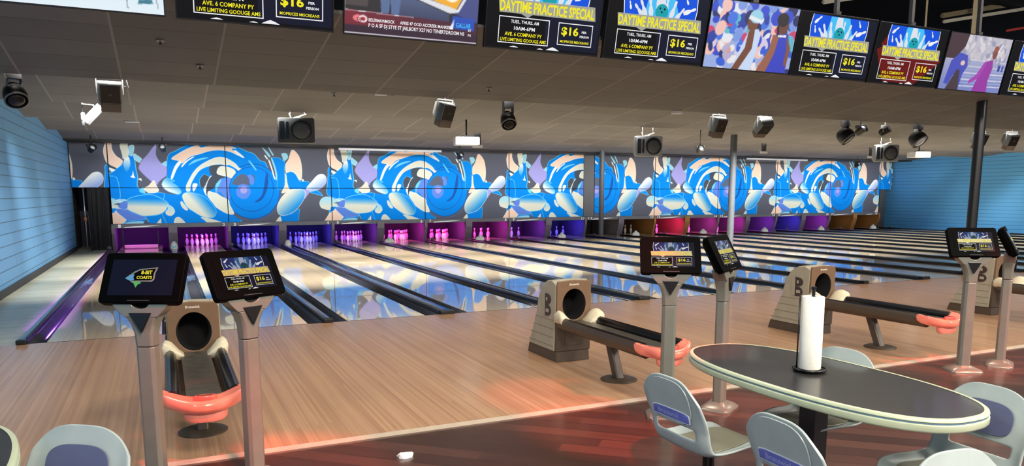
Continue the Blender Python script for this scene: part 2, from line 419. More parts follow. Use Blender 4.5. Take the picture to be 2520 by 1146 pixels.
([(4.87,1.89),(4.85,1.72),(4.79,1.56),(4.7,1.42),(4.58,1.31),(4.44,1.22),(4.28,1.17),(4.12,1.15),(3.97,1.17),(3.83,1.23),(3.7,1.31),(3.59,1.43),(3.52,1.57),(3.48,1.72),(3.47,1.88),(3.49,2.04),(3.55,2.2),(3.64,2.33),(3.75,2.45),(3.89,2.54),(4.04,2.59),(4.2,2.62),(4.35,2.6),(4.5,2.55),(4.63,2.46),(4.74,2.35),(4.82,2.21),(4.86,2.05)],'b',None,'n',0.025,0),
([(3.57,2.04),(3.65,2.21),(3.8,2.34),(3.95,2.38),(4.07,2.29),(4.25,2.35),(4.27,2.12),(4.09,2.01),(3.79,2.01)],'s',None,None,0.025,1),
([(4.06,2.32),(4.17,2.35),(4.26,2.22),(4.23,2.04),(4.12,2.05),(4.11,2.19)],'k',None,None,0.025,1),
([(4.13,1.81),(4.12,1.75),(4.1,1.7),(4.07,1.66),(4.04,1.62),(3.99,1.59),(3.94,1.57),(3.89,1.56),(3.84,1.57),(3.79,1.59),(3.75,1.62),(3.71,1.66),(3.69,1.7),(3.67,1.75),(3.67,1.81),(3.68,1.86),(3.7,1.91),(3.73,1.96),(3.76,2.0),(3.81,2.03),(3.86,2.04),(3.91,2.05),(3.96,2.04),(4.01,2.03),(4.05,2.0),(4.09,1.96),(4.11,1.91),(4.13,1.86)],'k',None,None,0.025,0),
([(4.02,1.86),(4.02,1.83),(4.01,1.81),(4.0,1.79),(3.98,1.77),(3.96,1.75),(3.93,1.75),(3.91,1.74),(3.88,1.75),(3.86,1.75),(3.84,1.77),(3.82,1.79),(3.81,1.81),(3.81,1.83),(3.8,1.86),(3.81,1.88),(3.82,1.91),(3.83,1.93),(3.85,1.95),(3.87,1.96),(3.9,1.97),(3.92,1.97),(3.94,1.97),(3.97,1.96),(3.99,1.95),(4.0,1.93),(4.02,1.91),(4.02,1.89)],'l',None,None,0.025,0),
([(2.84,1.82),(2.96,1.78),(3.07,1.76),(3.21,1.66),(3.42,1.53),(3.45,1.38),(3.57,1.09),(3.37,1.09),(3.07,1.28),(2.96,1.43),(2.81,1.66)],'c',None,'w',0.015,1),
([(1.98,1.46),(2.03,1.48),(2.18,1.25),(2.13,1.21),(2.02,1.31)],'c',None,'w',0.012,1),
([(2.58,0.98),(2.93,0.9),(3.26,0.76),(2.83,0.77),(2.65,0.9)],'c',None,'w',0.012,1),
([(2.04,1.63),(2.11,1.76),(2.3,1.78),(2.58,1.71),(2.8,1.56),(2.96,1.35),(3.04,1.17),(2.98,1.0),(2.84,0.96),(2.61,1.0),(2.36,1.16),(2.16,1.33)],'c',('b',(2.44,1.38),(2.73,1.61)),'y',0.02,1),
([(4.24,1.47),(4.38,1.57),(4.52,1.78),(4.67,2.45),(4.71,2.12),(4.62,1.78),(4.48,1.55),(4.33,1.46)],'n',None,None,0.025,1),
([(4.11,2.8),(4.17,2.78),(4.34,2.54),(4.31,2.51)],'y',None,None,0.025,1),
([(4.74,2.84),(4.8,2.79),(4.92,2.33),(4.94,2.2),(4.89,2.27),(4.83,2.53)],'w',None,None,0.025,1),
([(4.83,2.89),(4.88,2.88),(4.98,2.54),(5.0,2.23),(4.96,2.2),(4.94,2.48)],'t',None,None,0.025,1),
([(4.55,3.27),(4.73,3.1),(4.82,2.97),(4.77,2.93),(4.67,3.07)],'t',None,None,0.025,1),
([(4.74,3.28),(4.77,3.28),(4.92,3.02),(4.88,3.0)],'t',None,None,0.025,1),
([(4.62,2.99),(4.66,2.99),(4.73,2.88),(4.69,2.87)],'w',None,None,0.025,1),
([(5.18,3.06),(5.34,3.07),(5.39,2.93),(5.26,2.82),(5.2,2.95)],'t',None,None,0.025,1),
([(5.5,3.15),(5.6,3.17),(5.75,2.99),(5.82,2.73),(5.83,2.44),(5.8,2.22),(5.73,2.2),(5.62,2.39),(5.45,2.48),(5.31,2.41),(5.3,2.69),(5.41,2.88)],'p',None,'w',0.015,1),
([(5.28,2.41),(5.33,2.17),(5.42,1.91),(5.24,1.78),(5.13,1.78),(5.25,2.02)],'p',None,'w',0.012,1),
([(5.31,2.36),(5.37,2.44),(5.5,2.46),(5.62,2.37),(5.74,2.15),(5.82,2.18),(5.9,2.15),(6.05,2.13),(6.06,2.02),(5.94,1.86),(5.42,1.86)],'b',None,'y',0.015,1),
([(5.82,2.23),(5.89,2.19),(5.86,2.14),(5.83,2.15)],'w',None,None,0.025,1),
([(6.07,1.88),(6.25,1.88),(6.41,1.78),(6.5,1.66),(6.3,1.72),(6.09,1.78)],'b',None,'y',0.02,1),
([(5.95,1.9),(6.11,2.1),(6.3,2.31),(6.43,2.39),(6.57,2.38),(6.65,2.26),(6.63,2.1),(6.52,1.97),(6.36,1.88),(6.07,1.81)],'w',('k',(6.38,2.29),(6.63,1.89)),'w',0.012,1),
([(5.08,1.01),(5.44,1.07),(5.68,1.23),(5.68,1.07),(5.59,0.72),(5.06,0.73)],'b',None,'y',0.012,1),
([(4.92,0.84),(5.05,0.97),(5.08,0.73),(4.86,0.73)],'c',None,None,0.025,1),
([(5.83,1.86),(5.96,1.88),(6.07,1.83),(5.96,1.65),(5.87,1.57)],'l',None,None,0.025,1),
([(5.39,1.86),(5.63,1.89),(5.83,1.88),(5.91,1.78),(5.87,1.57),(5.71,1.33),(5.49,1.12),(5.23,1.01),(5.03,1.03),(4.96,1.18),(4.99,1.39),(5.15,1.65)],'c',('b',(5.28,1.65),(5.68,1.23)),'w',0.015,1),
]
K_CON, K_APP, K_S1, K_S2, K_S3, K_S4, K_PANEL, K_PIT, K_UV, K_RED, K_W = 660, 130, 1650, 1600, 950, 280, 275, 28, 60, 1800, 0.5
# ------------------------------------------------------------------ the place: sizes in metres; lanes run along +Y, foul line at Y = 0
PITCH = 1.7; NL = 20
YA = -4.97            # front edge of the approach
YMASK = 16.35; ZS = 1.915; ZB = 0.80; ZT = 3.36
XL, XR = -1.05, 34.95
def bx(k): return PITCH*k
def half(k): return 0.265 if k % 2 == 0 else 0.33
def lane_l(i): return bx(i-1) + half(i-1) if i > 1 else 0.15      # lane i = 1..20
def lane_r(i): return bx(i) - half(i)

M_APP = board_mat('approach_boards', (160, 120, 90), (208, 168, 132), 0.024, 0.32, 0.5, c3=(186, 146, 112), blen=9, seam=0.16, crough=0.14, gy=0.7, wr=0.34, wg=0.66)
M_LANE = board_mat('lane_boards', (206, 184, 144), (236, 218, 184), 0.027, 0.3, 1.0, c3=(222, 202, 164), blen=12, seam=0.1, crough=0.025, gy=0.5, wr=0.4, wg=0.5, ior=1.75)
M_WALK = board_mat('walkway_boards', (160, 160, 138), (190, 188, 166), 0.12, 0.4, 0.3, rot=R(90), c3=(176, 175, 152), seam=0.1)
M_CON = board_mat('dark_planks', (54, 32, 27), (96, 60, 50), 0.16, 0.3, 0.4, rot=R(-48), c3=(72, 44, 38), blen=1.2, seam=0.6, crough=0.14)
M_WALL_L = block_mat('blue_block_wall', (120, 184, 238), (72, 112, 158), 'YZ', 4.2, 0.205)
M_WALL_R = block_mat('blue_block_wall_far', (98, 180, 242), (54, 112, 178), 'YZ', 60.0, 0.165)
M_CEIL = tile_mat('dark_ceiling_tiles', (90, 89, 91), (122, 119, 118), (53, 52, 53))
M_BLACK = mat('black_plastic', (14, 14, 16), 0.3)
M_BLACKM = mat('black_matte', (10, 10, 11), 0.7)
M_GUT = mat('gutter_plastic', (44, 48, 58), 0.18, coat=0.8)
M_CAP = mat('capping_black', (9, 10, 12), 0.22, coat=0.5)
M_GREY = mat('grey_paint', (86, 88, 94), 0.5)
M_DGREY = mat('dark_grey_paint', (48, 50, 54), 0.55)
M_STEEL = mat('steel', (170, 172, 174), 0.3, 0.9)
M_WHITE = mat('white_plastic', (232, 234, 232), 0.35)
M_TRIM = mat('pale_trim', (196, 180, 160), 0.4)
M_PIT = mat('pit_wall_panel', (104, 98, 108), 0.5)
M_PITT = mat('pit_wall_wood', (150, 104, 56), 0.5)
M_PITB = mat('pit_back_curtain', (70, 68, 76), 0.8)
M_PIN = mat('pin_white', (240, 238, 232), 0.2, coat=0.6)
M_PINR = mat('pin_red_ring', (190, 30, 30), 0.3)

def slab(name, x0, x1, y0, y1, z0, z1, m):
    return struct(MB().box(x0, x1, y0, y1, z0, z1).build(name, m))
slab('concourse_floor', -5, 36, -16, YA-0.03, -0.2, 0.0, M_CON)
slab('approach_floor', XL, XR, YA+0.03, 0.0, -0.2, 0.0, M_APP)
slab('trim_1', XL, XR, YA-0.03, YA+0.03, -0.2, 0.012, M_TRIM)
slab('walkway_floor', XL, -0.14, 0.0, 18.6, -0.2, 0.0, M_WALK)
slab('subfloor', XL, XR, 0.0, 18.6, -0.3, -0.2, M_BLACKM)
slab('foul_line_trim', 0.15, XR, -0.012, 0.0, -0.01, 0.0015, M_BLACKM)
slab('baseboard_left', XL, XL+0.03, -12, 16.6, 0.0, 0.13, M_DGREY)
slab('wall_left', XL-0.2, XL, -12, 16.7, -0.2, 4.6, M_WALL_L)
slab('wall_right', XR, XR+0.2, -12, 18.6, -0.2, 4.6, M_WALL_R)
slab('wall_back', XL-0.2, XR+0.2, 18.5, 18.7, -0.2, 4.6, M_PITB)
M_WALLD = block_mat('bare_block_wall', (70, 58, 50), (40, 34, 30), 'YZ', 0.4, 0.2)
slab('back_room_wall', XL-0.2, XL, 16.7, 18.6, -0.2, 4.6, M_WALLD)
# sawtooth ceiling: each step falls away from the viewer, then rises
YC = [-1.0, 2.2, 5.5, 8.8, 12.1, 15.4]
for i in range(5):
    hi = 3.32 + (0.46 if i == 0 else 0.36)
    a, b = YC[i], YC[i+1]
    mb = MB().prism([(a, hi), (b, 3.32), (b, 3.36), (a, hi+0.04)], 'x', XL, XR)
    o = struct(mb.build('ceiling', M_CEIL))
    if i < 4:                                   # riser up to the next, higher step
        struct(MB().box(XL, XR, b, b+0.03, 3.325, 3.70).build('ceiling_riser', M_DGREY))
slab('mask_backing', XL+1.05, 34.0, YMASK+0.055, YMASK+0.08, ZB, ZT, M_BLACKM)
slab('ceiling_beam', XL, XR, 15.4, 16.345, 3.27, 3.75, M_BLACKM)
slab('ceiling_roof', -6, 37, -16, 18.7, 6.6, 6.8, mat('roof_black', (9, 9, 10), 0.8))

# columns on the tenth lane divider
def column(y, z, m):
    mb = MB().lathe([(0.13, 0.058), (0.13, 0.07), (0.1, 0.08), (0.1, z)], 20, o=(bx(10), y, 0))
    return struct(mb.build('column', m, smooth='auto'))
M_COLG = mat('column_grey', (72, 77, 84), 0.5)
column(15.1, 3.45, M_COLG); column(7.7, 3.6, M_COLG)
column(0.25, 3.68, mat('column_black', (20, 20, 20), 0.35))  # grey column in the dark; its shade is put into the colour

# lanes and dividers
for i in range(1, NL+1):
    slab('lane_floor', lane_l(i), lane_r(i), 0.0, 18.2, -0.06, 0.0, M_LANE)

def gutter(x0, x1):
    """half-round channel between the lane edge x0 and the capping x1"""
    mb = MB(); n = 8; top = []; bot = []
    for i in range(n+1):
        t = math.pi*i/n
        x = (x0+x1)/2 - (x1-x0)/2*math.cos(t); z = -0.008 - 0.085*math.sin(t)
        top.append((x, z)); bot.append((x, z-0.012))
    mb.prism(top + bot[::-1], 'y', 0.0, 16.2)
    return mb
def capping(x0, x1, h):
    r = 0.02
    mb = MB().prism([(x0, -0.15), (x0, h-r), (x0+r*0.3, h-r*0.3), (x0+r, h), (x1-r, h), (x1-r*0.3, h-r*0.3), (x1, h-r), (x1, -0.15)], 'y', 0.02, 16.2)
    return mb
for k in range(NL+1):
    odd = k % 2 == 1
    cw = 0.1 if odd else 0.055
    side = 'beside the left wall' if k == 0 else ('beside the right wall' if k == NL else
           'between the %s and %s lanes from the left wall' % (ORD[k-1], ORD[k]))
    t = thing('lane_divider', 'black lane divider with round gutters ' + side, 'lane divider', (bx(k), 0, 0), 0, 'lane dividers with gutters')
    a, b = -cw, cw
    if k == 0: a, b = -0.14, -0.05
    capping(a, b, 0.05).build('capping', M_CAP, t, smooth='auto')
    MB().box(a-0.008, b+0.008, -0.05, 0.05, 0.0, 0.056).build('end_block', M_BLACK, t, bevel=0.01)
    if k > 0: gutter(-half(k), a).build('gutter', M_GUT, t, smooth=True)
    if k < NL: gutter(b, half(k) if k > 0 else 0.15).build('gutter', M_GUT, t, smooth=True)
    if not odd:
        MB().lathe([(0.001, -0.06), (0.035, -0.05), (0.058, -0.02), (0.058, 0.02), (0.035, 0.05), (0.001, 0.06)], 16, o=((a+b)/2, 15.6, 0.1)).build('end_cap', M_GREY, t, smooth=True)

# pin pits: side panels between the lanes
for k in range(NL+1):
    w = 0.13 if k % 2 else 0.05
    struct(MB().prism([(16.45, -0.1), (16.25, 0.5), (16.25, 0.74), (18.4, 0.74), (18.4, -0.1)], 'x', bx(k)-w, bx(k)+w).build('pit_wall', M_PITT if k in (12, 13, 19, 20) else M_PIT, bevel=0.008))
slab('pit_ceiling', 0, 34, 16.4, 18.4, 0.745, 0.78, M_BLACKM)

# pins
PROF = [(0.026, 0.0), (0.034, 0.02), (0.047, 0.06), (0.0605, 0.115), (0.057, 0.16), (0.041, 0.205), (0.026, 0.245), (0.023, 0.265),
        (0.026, 0.30), (0.0325, 0.345), (0.030, 0.366), (0.018, 0.379), (0.003, 0.381)]
mb = MB().lathe(PROF, 14)
mb.lathe([(0.0268, 0.246), (0.0246, 0.262), (0.0246, 0.268), (0.0262, 0.282)], 14, 1, cap=False)
PIN_MESH = None
HUE = {1: 'purple', 2: 'purple', 3: 'blue', 4: 'blue', 5: 'violet', 6: 'magenta', 7: 'magenta', 8: 'magenta', 9: 'violet', 10: 'blue',
       11: 'unlit', 12: 'unlit', 13: 'magenta', 14: 'pink', 15: 'magenta', 16: 'violet', 17: 'blue', 18: 'purple', 19: 'unlit', 20: 'unlit'}
RACK = [(0, 0), (-1, 1), (1, 1), (-2, 2), (0, 2), (2, 2), (-3, 3), (-1, 3), (1, 3), (3, 3)]
STAND = {2: range(10), 3: range(10), 4: range(10), 5: range(10), 6: range(10), 7: range(10), 8: (6, 7, 4, 8, 5, 9), 9: (3, 6, 7, 8), 10: (6, 7, 8, 9),
         11: (6, 3, 7), 12: (8, 9), 13: (6, 7, 4), 14: (7, 8, 4), 15: (6, 7, 4, 8), 16: (6, 7, 3), 17: (6, 7, 8), 18: (3, 7), 19: (6, 7), 20: (7, 4, 8)}
for i, which in STAND.items():
    xc = (lane_l(i)+lane_r(i))/2
    for q in which:
        dx, dy = RACK[q]
        p = (xc + dx*0.1524, 16.75 + dy*0.264, 0.0)
        if PIN_MESH is None:
            o = mb.build('bowling_pin', [M_PIN, M_PINR], smooth=True); PIN_MESH = o.data; o.location = p
        else:
            o = bpy.data.objects.new('bowling_pin', PIN_MESH); COL.objects.link(o); o.location = p
        tag(o, 'white bowling pin standing in the %s pit of the %s lane from the left' % (HUE[i], ORD[i-1]), 'bowling pin', 'pins on the %s lane' % ORD[i-1])

# sweep bar lowered on the first lane
t = thing('pin_sweep', 'pink-lit sweep bar lowered across the first lane from the left', 'sweep bar', (0.76, 16.5, 0))
MB().box(-0.5, 0.5, 0.0, 0.05, 0.02, 0.12).build('sweep_board', mat('sweep_pink_light', (235, 150, 200), 0.4), t, bevel=0.01)  # white board; the pink light on it is put into its colour
MB().box(-0.52, -0.48, 0.0, 0.03, 0.0, 0.6).build('arm', M_BLACKM, t); MB().box(0.48, 0.52, 0.0, 0.03, 0.0, 0.6).build('arm', M_BLACKM, t)

# round white covers over the ball track at the far end of every second divider
def dome(mb, x, z, rx, rz, ry):
    rings = []
    for j in range(7):
        a = math.pi/2*j/6.0
        rings.append([(x+rx*math.cos(a)*math.cos(2*math.pi*i/16), ry*math.cos(a)*math.sin(2*math.pi*i/16), z+rz*math.sin(a)*0.999+0.0) for i in range(16)])
    mb.loft(rings)
for k in range(1, NL, 2):
    t = thing('ball_track_cover', 'white rounded ball track cover between the %s and %s lanes from the left' % (ORD[k-1], ORD[k]), 'track cover',
              (bx(k), 15.2, 0.053), 0, 'white covers at the far ends of the dividers')
    mb = MB()
    if k in (1, 3):
        dome(mb, 0, 0.0, 0.11, 0.23 if k == 1 else 0.19, 0.14)
    else:
        dome(mb, 0.0, 0.0, 0.09, 0.2, 0.12); dome(mb, 0.1, 0.0, 0.07, 0.13, 0.1); dome(mb, -0.1, 0.0, 0.07, 0.12, 0.1)
        mb.lathe([(0.13, 0.0), (0.13, 0.03), (0.05, 0.09)], 16)
    mb.build('cover', M_WHITE, t, smooth='auto')
    if k == 1:
        MB().box(-0.05, 0.05, -0.15, -0.118, 0.03, 0.1).build('sticker', mat('sticker_blue', (120, 190, 210), 0.4), t, bevel=0.006)

# ------------------------------------------------------------------ printed panels above the pins
PAL = {'b': (0, 130, 226), 'p': (250, 217, 194), 'c': (222, 224, 208), 'l': (158, 156, 218), 'g': (84, 88, 102), 'd': (66, 74, 86), 'w': (240, 246, 244),
       'y': (110, 205, 246), 'k': (92, 132, 220), 't': (150, 212, 232), 'n': (24, 78, 158), 's': (84, 94, 116)}
PW, ROWB, ROWT = 272, 92, 116
cv = Canvas(2*PW, ROWB+ROWT, 0.0, 6.8, ZB, ZT, PAL['g'], 3)
for pts, c, g, line, lw, sm in MURAL:
    p = smooth_ring(pts) if sm else np.array(pts, float)
    for dx in (-6.8, 0.0, 6.8):
        q = p + np.array((dx, 0.0))
        if q[:, 0].max() < 0 or q[:, 0].min() > 6.8: continue
        gr = (PAL[g[0]], (g[1][0]+dx, g[1][1]), (g[2][0]+dx, g[2][1])) if g else None
        cv.fill(q, PAL[c], gr)
        if line: cv.stroke(q, PAL[line], lw*0.75)
ART = cv.out()
M_MURAL = attr_mat('printed_panel', 0, 0.7)
SPLIT = int(round((ZS-ZB)/(ZT-ZB)*(ROWB+ROWT)))
def art_panel(x0, width, top, art_x):
    """one printed board: art_x is where it starts in the 6.8 m repeat"""
    c0 = int(round(art_x/6.8*2*PW)); n = int(round(width/6.8*2*PW))
    img = np.roll(ART, -c0, 1)[:, :n]
    img = img[SPLIT:] if top else img[:SPLIT]
    z0, z1 = (ZS+0.01, ZT) if top else (ZB, ZS-0.01)
    g = 0.014
    F = lambda u, v: (g + u*(width-2*g), 0.0, z0+v*(z1-z0))
    B = lambda u, v: (g + u*(width-2*g), 0.05, z0+v*(z1-z0))
    return colour_grid('mural_panel', img, F, M_MURAL, B)
PANELS = {}
def put_panel(x0, width, top, art_x, label):
    key = (round(width, 2), top, round(art_x, 2))
    if key not in PANELS: PANELS[key] = art_panel(x0, width, top, art_x)
    o = bpy.data.objects.new('mural_panel', PANELS[key]); COL.objects.link(o); o.location = (x0, YMASK, 0)
    return tag(o, label, 'mural panel', 'printed panels above the pins')
for j in range(10):
    w = 3.4; x0 = 3.4*j; ax = 3.4*(j % 2)
    what_t = 'purple diamond' if j % 2 == 0 else 'half a swirl'
    what_b = 'lying pins' if j % 2 == 0 else 'round ball'
    pl = 'above lanes %d and %d from the left' % (2*j+1, 2*j+2)
    if j == 4: w = 3.325
    if j == 5: x0, w, ax = 17.425, 2.975, 3.825
    put_panel(x0, w, True, ax, 'upper printed panel with %s %s' % (what_t, pl))
    put_panel(x0, w, False, ax, 'lower printed panel with %s %s' % (what_b, pl))
put_panel(-1.03, 1.03, True, 6.8-1.03, 'short upper printed panel with pin head against the left wall')
put_panel(34.0, 0.88, True, 0.0, 'short upper printed panel at the right wall')
tag(MB().box(16.93, 17.42, YMASK-0.0, YMASK+0.05, ZB, ZT-0.05).build('mask_filler', M_GREY, bevel=0.01), 'plain grey filler strip between printed panels behind the far column', 'filler strip')
tag(MB().box(34.01, 34.45, YMASK-0.03, YMASK+0.02, 0.0, ZS-0.02).build('mask_filler', mat('filler_dark', (60, 62, 66), 0.6), bevel=0.01), 'dark grey end strip beside the last lower panel near right wall', 'filler strip')

# ledge below the panels with the lane numbers
M_LEDGE = mat('ledge_grey', (92, 94, 100), 0.5)
for j in range(11):
    c = 3.4*j; a = max(-0.05, c-1.7); b = min(34.0, c+1.7)
    if j == 0: nums = ['1']; lab = 'lane number 1'
    elif j == 10: nums = ['20']; lab = 'lane number 20'
    else: nums = [str(2*j), str(2*j+1)]; lab = 'lane numbers %d and %d' % (2*j, 2*j+1)
    t = thing('mask_ledge', 'grey ledge under the printed panels with ' + lab, 'ledge', (c, YMASK-0.02, 0), 0, 'ledges with lane numbers')
    MB().prism([(-0.02, 0.665), (-0.02, ZB-0.015), (0.0, ZB-0.003), (0.07, ZB-0.003), (0.07, 0.665)], 'x', a-c+0.004, b-c-0.004).build('ledge', M_LEDGE, t)
    mb = MB()
    F = lambda u, v, lay: (u, -0.021-0.001*lay, v)
    for q, s in enumerate(nums):
        x = {0: -0.2, 1: 0.14}[q] if len(nums) == 2 else (0.15 if j == 0 else -0.25)
        put_text(mb, s, F, x, ZB-0.02, x+0.075*len(s), 0.675, 0, 0.02)
    mb.poly([F(0.3, 0.668, 1), F(0.9, 0.69, 1), F(1.35, 0.735, 1), F(1.1, 0.735, 1), F(0.6, 0.72, 1), F(0.34, 0.7, 1)] if j < 10 else
            [F(-0.9, 0.668, 1), F(-0.4, 0.69, 1), F(-0.5, 0.72, 1), F(-0.8, 0.71, 1)], 0)
    if j < 10: mb.build('number_print', mat('number_white', (238, 238, 240), 0.4), t)
    else: mb.build('number_print', mat('number_white', (238, 238, 240), 0.4), t)

# black curtain and stand pipe at the left end of the pits
mb = MB(); xs = np.linspace(-0.62, -0.03, 37)
front = [(x, 16.27 + 0.025*math.sin((x+0.6)*40) + 0.015*math.sin((x+0.6)*95)) for x in xs]
rings = []
for z in np.linspace(0.0, 1.9, 9):
    s = 1.0 + 0.25*(1-z/1.9)
    ring = [(x*(1.0 if z > .6 else 1.0) + (1-z/1.9)*0.05*math.sin(5*x), y*1.0 + 0.03*(s-1)*math.sin(x*60), z) for x, y in front]
    rings.append(ring + [(x, y+0.012, z) for x, y, z in ring[::-1]])
mb.loft(rings)
tag(mb.build('black_curtain', mat('curtain_black', (22, 23, 26), 0.85), smooth='auto'), 'black cloth curtain hanging beside the blue left wall', 'curtain')
t = thing('stand_pipe', 'thin upright pipe with valve beside the black curtain', 'pipe', (-0.68, 15.8, 0))
MB().tube([(0, 0, 0), (0, 0, 1.9)], 0.018).build('pipe', M_STEEL, t, smooth=True)
MB().lathe([(0.02, 0.9), (0.05, 0.93), (0.05, 1.02), (0.02, 1.05)], 12).build('valve', mat('valve_brown', (130, 80, 60), 0.5), t, smooth=True)
MB().tube([(0.02, 0, 1.2), (0.08, 0, 1.1), (0.1, 0, 0.5), (0.12, 0, 0.0)], 0.012).build('hose', M_DGREY, t, smooth=True)
# ------------------------------------------------------------------ screen pictures
def screen_mats(k):
    s = lambda n, c, e=1.0: glow('%s_%s' % (k, n), c, e)
    d = 1.0 if k == 'tv' else 0.62
    if k == 'console':
        return [s('black', (8, 9, 14)), s('yellow', (226, 212, 60)), s('white', (214, 214, 210)), s('grey', (120, 118, 70)), s('blue', (22, 40, 92)), s('cyan', (40, 84, 128)),
                s('teal', (24, 66, 76)), s('pale', (150, 156, 176)), s('dark_red', (70, 22, 20)), s('navy', (9, 12, 34)), s('lit_blue', (90, 150, 190)), s('green', (90, 170, 90))]
    return [s('black', (12, 12, 16), d), s('yellow', (248, 236, 40), d*0.95), s('white', (240, 240, 244), d), s('grey', (170, 172, 160), d*0.9), s('blue', (16, 84, 222), d),
            s('cyan', (70, 190, 245), d), s('teal', (20, 160, 172), d), s('pale', (222, 226, 236), d), s('dark_red', (104, 20, 16), d), s('navy', (20, 24, 44), d)]
PINSIL = [(-.3, -1), (.3, -1), (.5, -.45), (.38, -.1), (.2, .25), (.3, .6), (.22, .9), (0, 1), (-.22, .9), (-.3, .6), (-.2, .25), (-.38, -.1), (-.5, -.45)]
def ad(mb, F, asp, red=False, dim=False):
    def P(pts, m, lay=1): mb.poly([F(u, v, lay) for u, v in pts], m)
    def rect(u0, v0, u1, v1, m, lay=1): P([(u0, v0), (u0, v1), (u1, v1), (u1, v0)], m, lay)
    def circ(u, v, r, m, lay, n=24): P([(u+r*math.cos(2*math.pi*i/n)/asp, v-r*math.sin(2*math.pi*i/n)) for i in range(n)], m, lay)
    def pin(u, v, s, ang, m, lay):
        c, q = math.cos(ang), math.sin(ang)
        P([(u+(a*.62*c-b*q)*s/asp, v-(a*.62*q+b*c)*s) for a, b in PINSIL], m, lay)
    def frame(u0, v0, u1, v1, w, m, lay):
        rect(u0, v0, u1, v0+w, m, lay); rect(u0, v1-w, u1, v1, m, lay)
        rect(u0, v0+w, u0+w/asp, v1-w, m, lay); rect(u1-w/asp, v0+w, u1, v1-w, m, lay)
    rect(0, 0, 1, 1, 0, 0)
    rect(0.5, 0.03, 0.99, 0.97, 9, 1) if not red else None
    if red:
        P([(0.06, 0.36), (0.2, 0.05), (0.4, 0.02), (0.14, 0.4)], 8, 1)
        P([(0.02, 0.45), (0.12, 0.36), (0.55, 0.5), (0.9, 0.36), (0.98, 0.55), (0.8, 0.8), (0.66, 0.98), (0.2, 0.97), (0.1, 0.7)], 8, 1)
    # picture block
    P([(0.15, 0.02), (0.135, 0.2), (0.15, 0.42), (0.86, 0.42), (0.875, 0.24), (0.86, 0.03)], 4, 2)
    P([(0.38, 0.03), (0.34, 0.42), (0.72, 0.42), (0.62, 0.03)], 5, 3)
    P([(0.46, 0.03), (0.45, 0.2), (0.55, 0.2), (0.53, 0.03)], 7, 4)
    for u, v, s, a in [(0.33, .27, .13, .5), (0.40, .25, .14, .2), (0.29, .31, .12, .8), (0.63, .25, .14, -.3), (0.70, .3, .12, -.7), (0.47, .2, .12, .1), (0.56, .19, .11, -.1)]:
        pin(u, v, s, a, 7, 5)
    for u, v, s, a in [(0.22, .10, .09, -.9), (0.2, .25, .06, .3), (0.76, .1, .06, .5), (0.8, .24, .12, -1.2)]:
        pin(u, v, s, a, 2, 5)
    circ(0.515, 0.30, 0.115, 6, 6)
    for du, dv in ((-.02, -.05), (.025, -.045), (0, 0.0)): circ(0.515+du, 0.30+dv, 0.016, 9, 7, 10)
    P([(0.147, 0.02), (0.132, 0.2), (0.147, 0.42), (0.155, 0.42), (0.14, 0.2), (0.155, 0.02)], 2, 6)
    P([(0.862, 0.03), (0.872, 0.24), (0.858, 0.42), (0.866, 0.42), (0.88, 0.24), (0.87, 0.03)], 2, 6)
    # title
    P([(0.085, 0.37), (0.10, 0.545), (0.945, 0.545), (0.93, 0.355)], 3, 8)
    P([(0.28, 0.545), (0.34, 0.59), (0.38, 0.545)], 3, 8)
    put_text(mb, 'DAYTIME PRACTICE SPECIAL', F, 0.10, 0.385, 0.93, 0.53, 1, 0.03, 9)
    # boxes
    frame(0.10, 0.59, 0.535, 0.935, 0.012, 2, 8)
    put_text(mb, 'TUES., THURS. AM', F, 0.2, 0.63, 0.44, 0.68, 2, 0.02, 9)
    put_text(mb, '10AM-6PM', F, 0.23, 0.71, 0.41, 0.76, 2, 0.02, 9)
    put_text(mb, 'AVE. 6 COMPANY PY', F, 0.155, 0.79, 0.475, 0.84, 1, 0.02, 9)
    put_text(mb, 'LIVE LIMITING GOOUGE AMS', F, 0.12, 0.865, 0.515, 0.91, 1, 0.02, 9)
    frame(0.615, 0.60, 0.93, 0.90, 0.012, 2, 8)
    put_text(mb, '$16', F, 0.645, 0.65, 0.80, 0.78, 1, 0.03, 9)
    put_text(mb, 'PER', F, 0.83, 0.69, 0.875, 0.72, 2, 0.03, 9)
    put_text(mb, 'PERSON', F, 0.815, 0.75, 0.90, 0.78, 2, 0.03, 9)
    put_text(mb, 'MOPRICES MISCREANS', F, 0.64, 0.83, 0.905, 0.865, 1, 0.02, 9)
    for u, w, h in ((0.24, .04, .02), (0.47, .03, .015), (0.58, .06, .045)):
        P([(u-w, 0.985), (u-w*.4, 0.985-h*.7), (u, 0.985-h), (u+w*.5, .985-h*.6), (u+w, 0.985)], 2, 8)
